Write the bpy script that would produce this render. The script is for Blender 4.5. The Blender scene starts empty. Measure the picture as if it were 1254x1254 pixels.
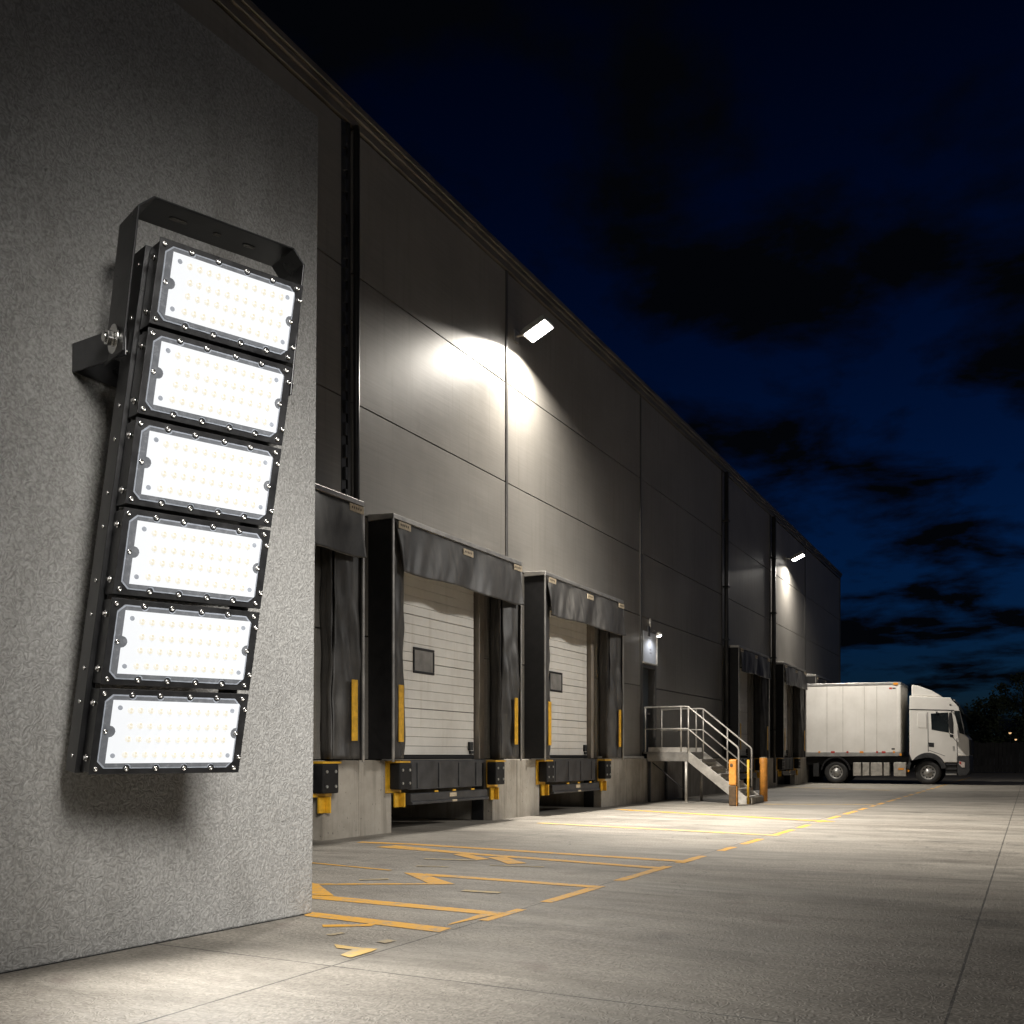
import bpy, bmesh, math, random
import numpy as np
from mathutils import Vector, Matrix, noise as mnoise

random.seed(7)
R = math.radians
scn = bpy.context.scene
COL = scn.collection

# ------------------------------------------------------------------ camera, sky, sun, exposure
FPX, VPU, VPV, EYE = 1200.0, 1262.0, 926.0, 1.1          # focal length in photo pixels, vanishing point of the dock wall, eye height
YAW = math.atan((VPU - 627.0) / FPX)
CA, SA = math.cos(YAW), math.sin(YAW)
CAMX = EYE * CA / 0.118                                   # metres from the dock wall (plane x = 0, running along +y)
cam_d = bpy.data.cameras.new("camera")
cam = bpy.data.objects.new("camera", cam_d)
COL.objects.link(cam)
cam.location = (CAMX, 0, EYE)
cam.rotation_euler = (R(90), 0, YAW)
cam_d.sensor_width = 36
cam_d.lens = FPX / 1254 * 36
cam_d.shift_y = (VPV - 627) / 1254
cam_d.clip_end = 3000
cam_d.clip_start = 0.05
scn.camera = cam

SUN_EL, SUN_ROT = 3.0, 62.0
world = bpy.data.worlds.new("World")
scn.world = world
world.use_nodes = True
wn, wl = world.node_tree.nodes, world.node_tree.links
wn.clear()
w_out = wn.new('ShaderNodeOutputWorld')
w_bg = wn.new('ShaderNodeBackground')
w_sky = wn.new('ShaderNodeTexSky')
w_sky.sky_type = 'NISHITA'
w_sky.sun_disc = False
w_sky.sun_elevation = R(SUN_EL)
w_sky.sun_rotation = R(SUN_ROT)
w_sky.ozone_density = 6.0
w_sky.dust_density = 0.3
w_tc = wn.new('ShaderNodeTexCoord')
w_sep = wn.new('ShaderNodeSeparateXYZ')
wl.new(w_tc.outputs['Generated'], w_sep.inputs[0])


def wmath(op, a, b=None, clamp=False):
    n = wn.new('ShaderNodeMath')
    n.operation = op
    n.use_clamp = clamp
    for i, v in enumerate((a, b)):
        if v is None:
            continue
        if isinstance(v, (int, float)):
            n.inputs[i].default_value = v
        else:
            wl.new(v, n.inputs[i])
    return n.outputs[0]


zc = wmath('MAXIMUM', w_sep.outputs[2], 0.0)
zd = wmath('ADD', zc, 0.16)
w_cmb = wn.new('ShaderNodeCombineXYZ')
wl.new(wmath('DIVIDE', w_sep.outputs[0], zd), w_cmb.inputs[0])
wl.new(wmath('DIVIDE', w_sep.outputs[1], zd), w_cmb.inputs[1])
w_cmb.inputs[2].default_value = 8.2
w_n = wn.new('ShaderNodeTexNoise')
w_n.inputs['Scale'].default_value = 2.9
w_n.inputs['Detail'].default_value = 9
w_n.inputs['Roughness'].default_value = 0.58
w_n.inputs['Distortion'].default_value = 0.2
wl.new(w_cmb.outputs[0], w_n.inputs['Vector'])
cov = wmath('MULTIPLY', wmath('SUBTRACT', w_n.outputs[0], 0.435), 6.5, True)
w_tint = wn.new('ShaderNodeMix')
w_tint.data_type = 'RGBA'
w_tint.blend_type = 'MULTIPLY'
w_tint.inputs[0].default_value = 1.0
wl.new(w_sky.outputs[0], w_tint.inputs[6])
w_tint.inputs[7].default_value = (0.185, 0.27, 0.44, 1)     # after sunset only deep blue is left
w_cl = wn.new('ShaderNodeMix')
w_cl.data_type = 'RGBA'
wl.new(cov, w_cl.inputs[0])
# overhead the night is deeper
fade = wmath('MULTIPLY', wmath('SUBTRACT', 0.76, w_sep.outputs[2]), 1.75, True)
fade = wmath('ADD', wmath('MULTIPLY', wmath('POWER', fade, 1.3), 0.95), 0.05)
w_f = wn.new('ShaderNodeVectorMath')
w_f.operation = 'SCALE'
wl.new(w_tint.outputs[2], w_f.inputs[0])
wl.new(fade, w_f.inputs['Scale'])
wl.new(w_f.outputs[0], w_cl.inputs[6])
w_cl.inputs[7].default_value = (0.013, 0.018, 0.031, 1)
wl.new(w_cl.outputs[2], w_bg.inputs[0])
w_bg.inputs[1].default_value = 0.066
wl.new(w_bg.outputs[0], w_out.inputs[0])

sun_d = bpy.data.lights.new("sun", 'SUN')
sun_d.energy = 0.15
sun_d.angle = R(10)
sun_d.color = (1.0, 0.95, 0.88)
sun = bpy.data.objects.new("sun", sun_d)
COL.objects.link(sun)
sun.rotation_euler = (R(55), 0, R(40))

scn.view_settings.view_transform = 'Standard'
scn.view_settings.look = 'None'
scn.view_settings.exposure = 0
scn.view_settings.gamma = 1
scn.cycles.max_bounces = 6
scn.cycles.sample_clamp_indirect = 4.0
scn.cycles.use_denoising = True

# two unseen spots added to brighten the block wall and the dock doors
LAMP_COL = (1.0, 0.945, 0.86)
FILL_COL = (1.0, 0.965, 0.91)


def spot(name, loc, aim, watts, deg, blend, radius, color=LAMP_COL, parent=None):
    d = bpy.data.lights.new(name, 'SPOT')
    d.energy = watts
    d.spot_size = R(deg)
    d.spot_blend = blend
    d.shadow_soft_size = radius
    d.color = color
    o = bpy.data.objects.new(name, d)
    COL.objects.link(o)
    o.location = loc
    v = Vector(aim) - Vector(loc)
    o.rotation_euler = v.to_track_quat('-Z', 'Y').to_euler()
    return o


WALL_FILL = spot("added_fill_spot", (9.2, 2.0, 4.7), (3.9, 5.85, 1.25), 4900, 49, 1.0, 1.6, FILL_COL)  # added fill for the block wall, no fixture modelled
DOCK_FILL = spot("added_fill_spot", (14.0, 20.5, 9.0), (0.0, 15.8, 1.9), 6000, 44, 1.0, 0.55, FILL_COL)   # added fill for the dock doors, out of view


# ------------------------------------------------------------------ materials
def srgb(r, g, b):
    f = lambda c: (c / 255 / 12.92) if c / 255 <= 0.04045 else ((c / 255 + 0.055) / 1.055) ** 2.4
    return (f(r), f(g), f(b), 1)


class Mat:
    def __init__(self, name):
        self.m = bpy.data.materials.new(name)
        self.m.use_nodes = True
        self.n, self.l = self.m.node_tree.nodes, self.m.node_tree.links
        self.b = self.n['Principled BSDF']
        tc = self.n.new('ShaderNodeTexCoord')
        self.co = tc.outputs['Object']

    def map(self, scale):
        mp = self.n.new('ShaderNodeMapping')
        mp.inputs['Scale'].default_value = scale
        self.l.new(self.co, mp.inputs[0])
        return mp.outputs[0]

    def noise(self, scale, detail=3, rough=0.5, stretch=None, dist=0.0):
        t = self.n.new('ShaderNodeTexNoise')
        t.inputs['Scale'].default_value = scale
        t.inputs['Detail'].default_value = detail
        t.inputs['Roughness'].default_value = rough
        t.inputs['Distortion'].default_value = dist
        self.l.new(self.map(stretch) if stretch else self.co, t.inputs['Vector'])
        return t.outputs[0]

    def math(self, op, a, b=None, clamp=False):
        n = self.n.new('ShaderNodeMath')
        n.operation = op
        n.use_clamp = clamp
        for i, v in enumerate((a, b)):
            if v is None:
                continue
            if isinstance(v, (int, float)):
                n.inputs[i].default_value = v
            else:
                self.l.new(v, n.inputs[i])
        return n.outputs[0]

    def ramp(self, fac, lo, hi, c0, c1):
        r = self.n.new('ShaderNodeValToRGB')
        r.color_ramp.elements[0].position, r.color_ramp.elements[1].position = lo, hi
        r.color_ramp.elements[0].color, r.color_ramp.elements[1].color = c0, c1
        self.l.new(fac, r.inputs[0])
        return r.outputs[0]

    def mix(self, fac, a, b, mode='MIX'):
        n = self.n.new('ShaderNodeMix')
        n.data_type = 'RGBA'
        n.blend_type = mode
        for i, v in ((0, fac), (6, a), (7, b)):
            if isinstance(v, (int, float, tuple)):
                n.inputs[i].default_value = v
            else:
                self.l.new(v, n.inputs[i])
        return n.outputs[2]

    def bump(self, h, strength, dist=0.02):
        n = self.n.new('ShaderNodeBump')
        n.inputs['Strength'].default_value = strength
        n.inputs['Distance'].default_value = dist
        self.l.new(h, n.inputs['Height'])
        self.l.new(n.outputs[0], self.b.inputs['Normal'])

    def col(self, v):
        if isinstance(v, tuple):
            self.b.inputs['Base Color'].default_value = v
        else:
            self.l.new(v, self.b.inputs['Base Color'])

    def set(self, **k):
        for a, v in k.items():
            s = self.b.inputs[{'rough': 'Roughness', 'metal': 'Metallic', 'spec': 'Specular IOR Level'}.get(a, a)]
            if isinstance(v, (int, float, tuple)):
                s.default_value = v
            else:
                self.l.new(v, s)


def simple(name, c, rough=0.5, metal=0.0, var=0.25, scale=6, bump=0.0, spec=0.5):
    """a painted / metal / rubber surface with a little unevenness in tone and gloss"""
    m = Mat(name)
    n = m.noise(scale, 5, 0.6)
    c0 = tuple(x * (1 - var) for x in c[:3]) + (1,)
    c1 = tuple(min(1, x * (1 + var)) for x in c[:3]) + (1,)
    m.col(m.ramp(n, 0.3, 0.7, c0, c1))
    m.set(rough=m.math('ADD', m.math('MULTIPLY', n, 0.24), rough - 0.12), metal=metal, spec=spec)
    if bump:
        m.bump(m.noise(scale * 6, 4), bump, 0.01)
    return m.m


M = {}


def worm(m, scale, freq, stretch=None):
    """meandering ridges of a trowelled skin coat"""
    n = m.noise(scale, 0.4, 0.5, stretch, 0.9)
    return m.math('SINE', m.math('MULTIPLY', n, freq))


def make_materials():
    # skin-coated concrete of the near wall
    m = Mat('trowelled_concrete')
    w = worm(m, 19.0, 27.0)
    big = m.noise(0.9, 6, 0.6)
    fine = m.noise(60, 3, 0.6)
    base = m.ramp(big, 0.3, 0.72, (0.225, 0.222, 0.212, 1), (0.36, 0.355, 0.34, 1))
    base = m.mix(0.5, base, m.ramp(fine, 0.35, 0.65, (0.18, 0.177, 0.17, 1), (0.42, 0.415, 0.40, 1)))
    stn = m.ramp(m.noise(1.0, 7, 0.65, (1.6, 1.6, 0.45), 0.5), 0.5, 0.72, (0, 0, 0, 1), (0.5, 0.5, 0.5, 1))
    base = m.mix(stn, base, (0.15, 0.143, 0.13, 1))
    chp = m.math('MULTIPLY', m.math('SUBTRACT', m.noise(13, 3, 0.6), 0.70), 25, True)
    base = m.mix(m.math('MULTIPLY', chp, 0.55), base, (0.10, 0.095, 0.085, 1))
    wn_ = m.ramp(m.math('ADD', m.math('MULTIPLY', w, 0.5), 0.5), 0.0, 0.35, (0.72, 0.72, 0.72, 1), (1, 1, 1, 1))
    m.col(m.mix(0.8, base, wn_, 'MULTIPLY'))
    m.set(rough=0.85, spec=0.3)
    m.bump(m.math('ADD', m.math('MULTIPLY', w, 0.5), m.math('MULTIPLY', fine, 0.6)), 0.42, 0.010)
    M['near_wall'] = m.m
    # yard slab
    m = Mat('yard_concrete')
    big = m.noise(0.35, 6, 0.62)
    streak = m.noise(1.0, 6, 0.6, (0.22, 2.6, 1))
    fine = m.noise(38, 4, 0.65)
    w = worm(m, 17.0, 27.0)
    base = m.ramp(big, 0.28, 0.74, (0.125, 0.110, 0.090, 1), (0.39, 0.352, 0.298, 1))
    base = m.mix(0.55, base, m.ramp(streak, 0.34, 0.66, (0.10, 0.09, 0.076, 1), (0.44, 0.41, 0.355, 1)))
    base = m.mix(0.45, base, m.ramp(fine, 0.34, 0.66, (0.10, 0.088, 0.072, 1), (0.50, 0.455, 0.39, 1)))
    spot_n = m.noise(2.3, 3, 0.5)
    base = m.mix(m.math('MULTIPLY', m.math('SUBTRACT', spot_n, 0.60), 4.0, True), base, (0.13, 0.095, 0.085, 1))
    base = m.mix(m.ramp(m.noise(0.7, 3), 0.42, 0.6, (0, 0, 0, 1), (0.7, 0.7, 0.7, 1)), base, m.ramp(m.noise(1.1, 8, 0.7, (0.5, 1.4, 1), 0.6), 0.32, 0.68, (0.10, 0.09, 0.076, 1), (0.36, 0.335, 0.29, 1)))
    base = m.mix(0.5, base, m.ramp(m.math('ADD', m.math('MULTIPLY', w, 0.5), 0.5), 0.0, 0.3, (0.7, 0.7, 0.7, 1), (1, 1, 1, 1)), 'MULTIPLY')
    dirt = m.ramp(m.noise(0.75, 9, 0.68, (0.45, 1.7, 1), 0.8), 0.46, 0.66, (0, 0, 0, 1), (0.62, 0.62, 0.62, 1))
    base = m.mix(dirt, base, (0.085, 0.074, 0.060, 1))
    oil = m.noise(0.9, 2, 0.4)
    oil2 = m.math('MULTIPLY', m.math('SUBTRACT', m.math('ADD', oil, m.math('MULTIPLY', m.noise(9, 4), 0.10)), 0.715), 9, True)
    base = m.mix(m.math('MULTIPLY', oil2, 0.55), base, (0.04, 0.036, 0.03, 1))
    chip = m.math('MULTIPLY', m.math('SUBTRACT', m.noise(17, 2, 0.5), 0.735), 30, True)
    base = m.mix(m.math('MULTIPLY', chip, 0.7), base, (0.05, 0.045, 0.038, 1))
    # saw-cut joints, in yard metres
    sep = m.n.new('ShaderNodeSeparateXYZ')
    m.l.new(m.co, sep.inputs[0])
    jx = m.math('ABSOLUTE', m.math('SUBTRACT', m.math('FLOORED_MODULO', m.math('SUBTRACT', sep.outputs[0], 5.0 - 1.465), 2.93), 1.465))
    jy = m.math('ABSOLUTE', m.math('SUBTRACT', m.math('FLOORED_MODULO', m.math('SUBTRACT', sep.outputs[1], 4.1 - 2.75), 5.5), 2.75))
    wob = m.math('MULTIPLY', m.math('SUBTRACT', m.noise(3, 3), 0.5), 0.012)
    jd = m.math('ADD', m.math('MINIMUM', jx, jy), wob)
    joint = m.math('LESS_THAN', jd, 0.0065)
    base = m.mix(m.math('MULTIPLY', joint, 0.8), base, (0.03, 0.028, 0.025, 1))
    cr = m.n.new('ShaderNodeTexVoronoi')
    cr.feature = 'DISTANCE_TO_EDGE'
    cr.inputs['Scale'].default_value = 0.28
    mv = m.n.new('ShaderNodeVectorMath')
    mv.operation = 'ADD'
    nz = m.n.new('ShaderNodeTexNoise')
    nz.inputs['Scale'].default_value = 1.6
    nz.inputs['Detail'].default_value = 5
    m.l.new(m.co, nz.inputs['Vector'])
    m.l.new(m.co, mv.inputs[0])
    m.l.new(nz.outputs['Color'], mv.inputs[1])
    m.l.new(mv.outputs[0], cr.inputs['Vector'])
    crack = m.math('MULTIPLY', m.math('LESS_THAN', cr.outputs['Distance'], 0.0016), m.math('GREATER_THAN', big, 0.5))
    base = m.mix(m.math('MULTIPLY', crack, 0.6), base, (0.06, 0.055, 0.05, 1))
    m.col(base)
    m.set(rough=m.math('ADD', m.math('MULTIPLY', streak, 0.4), 0.42), spec=0.4)
    m.bump(m.math('ADD', m.math('ADD', m.math('MULTIPLY', w, 0.25), fine), m.math('MULTIPLY', joint, -3.0)), 0.5, 0.01)
    M['yard'] = m.m
    # worn yellow paint
    m = Mat('worn_yellow_paint')
    n1 = m.noise(7, 6, 0.7)
    n2 = m.noise(45, 3, 0.6)
    wear = m.math('MULTIPLY', m.math('SUBTRACT', m.math('ADD', n1, m.math('MULTIPLY', n2, 0.5)), 0.74), 6, True)
    m.col(m.mix(m.math('MULTIPLY', wear, 0.75), (0.66, 0.33, 0.02, 1), (0.27, 0.24, 0.19, 1)))
    m.set(rough=0.6)
    M['paint'] = m.m
    m = Mat('faded_yellow_paint')
    n1 = m.noise(5, 6, 0.75)
    wear = m.math('MULTIPLY', m.math('SUBTRACT', n1, 0.47), 6, True)
    m.col(m.mix(m.math('MULTIPLY', wear, 0.8), (0.60, 0.40, 0.13, 1), (0.34, 0.31, 0.25, 1)))
    m.set(rough=0.65)
    M['paint_faded'] = m.m
    m = Mat('ghost_yellow_paint')
    n1 = m.noise(9, 6, 0.75)
    wear = m.math('MULTIPLY', m.math('SUBTRACT', n1, 0.42), 5, True)
    m.col(m.mix(m.math('MULTIPLY', wear, 0.9), (0.46, 0.34, 0.16, 1), (0.29, 0.265, 0.225, 1)))
    m.set(rough=0.7)
    M['paint_ghost'] = m.m
    # warehouse cladding
    m = Mat('metal_cladding')
    br = m.noise(1.0, 5, 0.65, (1, 0.7, 42))
    cl = m.noise(0.6, 5, 0.6)
    st = m.noise(1.0, 5, 0.65, (1, 9, 0.35))
    base = m.ramp(br, 0.3, 0.7, (0.19, 0.177, 0.157, 1), (0.265, 0.248, 0.222, 1))
    base = m.mix(0.4, base, m.ramp(cl, 0.3, 0.7, (0.155, 0.144, 0.127, 1), (0.29, 0.272, 0.244, 1)))
    base = m.mix(m.math('MULTIPLY', m.math('SUBTRACT', st, 0.55), 2.0, True), base, (0.13, 0.117, 0.096, 1))
    m.col(base)
    m.set(rough=m.math('ADD', m.math('MULTIPLY', m.math('ADD', br, st), 0.2), 0.24), metal=0.25, spec=0.4)
    m.bump(m.math('ADD', m.math('MULTIPLY', br, 0.25), m.noise(1.2, 2)), 0.12, 0.02)
    M['cladding'] = m.m
    # cast concrete of the dock
    m = Mat('dock_concrete')
    a = m.noise(1.6, 6, 0.65)
    dr = m.noise(1.0, 5, 0.6, (6, 6, 0.5))
    pit = m.noise(26, 2, 0.5)
    base = m.ramp(a, 0.3, 0.72, (0.25, 0.225, 0.185, 1), (0.42, 0.385, 0.33, 1))
    base = m.mix(m.math('MULTIPLY', m.math('SUBTRACT', dr, 0.5), 3.0, True), base, (0.15, 0.128, 0.10, 1))
    base = m.mix(m.math('MULTIPLY', m.math('SUBTRACT', pit, 0.70), 14, True), base, (0.07, 0.06, 0.05, 1))
    m.col(base)
    m.set(rough=0.85, spec=0.3)
    m.bump(m.math('ADD', a, m.math('MULTIPLY', pit, -0.4)), 0.35, 0.02)
    M['dock'] = m.m
    # dock shelter cloth
    m = Mat('shelter_fabric')
    a = m.noise(2.2, 6, 0.7)
    b = m.noise(1.0, 5, 0.6, (5, 5, 0.8))
    base = m.ramp(a, 0.3, 0.75, (0.024, 0.0225, 0.021, 1), (0.062, 0.058, 0.053, 1))
    base = m.mix(m.math('MULTIPLY', m.math('SUBTRACT', b, 0.5), 2.5, True), base, (0.13, 0.122, 0.11, 1))
    m.col(base)
    m.set(rough=0.48, spec=0.45)
    m.bump(m.math('ADD', m.math('MULTIPLY', b, 0.8), m.math('MULTIPLY', a, 0.4)), 0.2, 0.02)
    M['fabric'] = m.m
    # ribbed door panels
    m = Mat('door_paint')
    a = m.noise(1.2, 6, 0.65)
    b = m.noise(1.0, 4, 0.6, (8, 8, 0.6))
    base = m.ramp(a, 0.3, 0.72, (0.50, 0.475, 0.43, 1), (0.64, 0.615, 0.565, 1))
    base = m.mix(m.math('MULTIPLY', m.math('SUBTRACT', b, 0.55), 2.0, True), base, (0.40, 0.35, 0.28, 1))
    m.col(base)
    m.set(rough=0.5)
    M['door'] = m.m
    # truck box skin
    m = Mat('truck_white')
    a = m.noise(0.9, 6, 0.65)
    b = m.noise(1.0, 5, 0.6, (7, 7, 0.35))
    base = m.ramp(a, 0.3, 0.7, (0.60, 0.57, 0.52, 1), (0.74, 0.71, 0.66, 1))
    base = m.mix(m.math('MULTIPLY', m.math('SUBTRACT', b, 0.55), 1.4, True), base, (0.48, 0.44, 0.38, 1))
    m.col(base)
    m.set(rough=0.42)
    M['white'] = m.m
    m = Mat('cab_white')
    m.col(m.ramp(m.noise(1.5, 4), 0.3, 0.7, (0.66, 0.63, 0.58, 1), (0.76, 0.73, 0.68, 1)))
    m.set(rough=0.3)
    m.b.inputs['Coat Weight'].default_value = 0.4
    M['cab'] = m.m

    M['blackmetal'] = simple('black_anodised', (0.021, 0.021, 0.022), 0.33, 0.3, 0.35, 14, 0.05)
    M['yokesteel'] = simple('black_powder_coat', (0.024, 0.024, 0.025), 0.32, 0.4, 0.3, 8)
    M['bracketsteel'] = simple('grey_bracket_steel', (0.085, 0.085, 0.088), 0.32, 0.6, 0.3, 6)
    M['bezel'] = simple('grey_lens_rim', (0.105, 0.110, 0.120), 0.25, 0, 0.25, 30)
    M['bezel_edge'] = simple('pale_lens_edge', (0.24, 0.26, 0.30), 0.25, 0, 0.2, 30)
    M['chrome'] = simple('bright_screw', (0.75, 0.74, 0.72), 0.22, 1.0, 0.15, 60)
    M['rubber'] = simple('black_rubber', (0.009, 0.0085, 0.0085), 0.6, 0, 0.4, 9, 0.1, 0.3)
    M['galv'] = simple('galvanised_steel', (0.46, 0.45, 0.43), 0.42, 0.75, 0.2, 5)
    M['frame'] = simple('shelter_frame_metal', (0.42, 0.40, 0.37), 0.38, 0.7, 0.2, 5)
    M['rail'] = simple('rail_steel', (0.55, 0.52, 0.47), 0.42, 0.45, 0.25, 6)
    M['stringer'] = simple('stair_steel', (0.34, 0.32, 0.29), 0.5, 0.4, 0.3, 4)
    M['darksteel'] = simple('dark_steel', (0.045, 0.045, 0.047), 0.45, 0.3, 0.4, 5, 0.05)
    M['trim'] = simple('joint_trim', (0.095, 0.09, 0.083), 0.4, 0.5, 0.25, 3)
    M['coping'] = simple('roof_coping', (0.17, 0.15, 0.125), 0.42, 0.5, 0.3, 1.2)
    M['pipe'] = simple('dark_downpipe', (0.035, 0.033, 0.031), 0.4, 0.3, 0.4, 3)
    M['yellow'] = simple('safety_yellow', (0.60, 0.33, 0.02), 0.45, 0, 0.3, 9, 0.05)
    M['orange'] = simple('bollard_orange', (0.62, 0.26, 0.045), 0.5, 0, 0.25, 9, 0.08)
    M['rust'] = simple('scuffed_brown', (0.085, 0.05, 0.022), 0.7, 0, 0.4, 14, 0.15)
    M['black'] = simple('matt_black', (0.012, 0.012, 0.012), 0.7, 0, 0.3, 6)
    M['tag'] = simple('cream_tag', (0.52, 0.43, 0.30), 0.5, 0, 0.25, 25)
    M['print'] = simple('tag_print', (0.10, 0.075, 0.05), 0.6, 0, 0.2, 20)
    M['glass'] = simple('dark_glass', (0.012, 0.016, 0.018), 0.1, 0, 0.3, 2)
    M['doorglass'] = simple('door_window_glass', (0.20, 0.19, 0.175), 0.2, 0, 0.3, 3)
    M['steeldoor'] = simple('blue_grey_door', (0.075, 0.088, 0.10), 0.42, 0.1, 0.25, 3)
    M['board'] = simple('white_board', (0.45, 0.465, 0.50), 0.5, 0, 0.1, 5)
    M['tyre'] = simple('tyre_rubber', (0.020, 0.019, 0.018), 0.65, 0, 0.35, 10, 0.1)
    M['rim'] = simple('wheel_rim', (0.42, 0.41, 0.39), 0.4, 0.6, 0.3, 8)
    M['alu'] = simple('tank_aluminium', (0.50, 0.47, 0.42), 0.38, 0.6, 0.25, 6)
    M['jointgrey'] = simple('box_joint_strip', (0.47, 0.445, 0.40), 0.4, 0.1, 0.2, 5)
    M['red'] = simple('red_reflector', (0.42, 0.03, 0.02), 0.35, 0, 0.2, 20)
    M['amber'] = simple('amber_reflector', (0.75, 0.28, 0.02), 0.3, 0, 0.2, 20)
    M['headlight'] = simple('headlamp_glass', (0.60, 0.52, 0.47), 0.15, 0.1, 0.3, 20)
    M['inside'] = simple('dim_interior', (0.05, 0.047, 0.043), 0.8, 0, 0.3, 2)
    M['jamb'] = simple('door_jamb', (0.24, 0.21, 0.175), 0.6, 0.1, 0.25, 2)
    M['trunk'] = simple('bark', (0.05, 0.04, 0.03), 0.9, 0, 0.4, 5, 0.3)
    M['fence'] = simple('fence_boards', (0.05, 0.047, 0.043), 0.7, 0, 0.4, 1.5)
    m = Mat('dark_leaves')
    m.col(m.ramp(m.noise(0.8, 4), 0.3, 0.7, (0.030, 0.042, 0.020, 1), (0.065, 0.085, 0.035, 1)))
    m.set(rough=0.6)
    M['leaf'] = m.m

    for k_, e_ in (('bezel', 0.05), ('bezel_edge', 0.12)):   # emission put in for LED glow spilling into the clear lens rim
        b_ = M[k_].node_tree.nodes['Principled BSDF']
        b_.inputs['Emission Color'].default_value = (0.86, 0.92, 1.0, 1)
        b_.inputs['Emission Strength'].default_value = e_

    def emit(name, c, s, tex=None):
        m = Mat(name)
        m.col((0.12, 0.12, 0.12, 1))
        m.b.inputs['Emission Color'].default_value = c
        m.b.inputs['Emission Strength'].default_value = s
        m.set(rough=0.3)
        return m.m
    M['ledboard'] = emit('lit_led_board', (0.96, 0.98, 1.0, 1), 0.86)
    M['led'] = emit('lit_led_dome', (1.0, 0.965, 0.86, 1), 0.84)
    M['ledcore'] = emit('lit_led_chip', (1.0, 0.91, 0.69, 1), 0.76)
    M['lamp'] = emit('lit_lamp_glass', (1.0, 0.96, 0.90, 1), 20.0)
    M['farlamp'] = emit('far_lamp_glow', (1.0, 0.60, 0.28, 1), 1.1)


make_materials()


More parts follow.
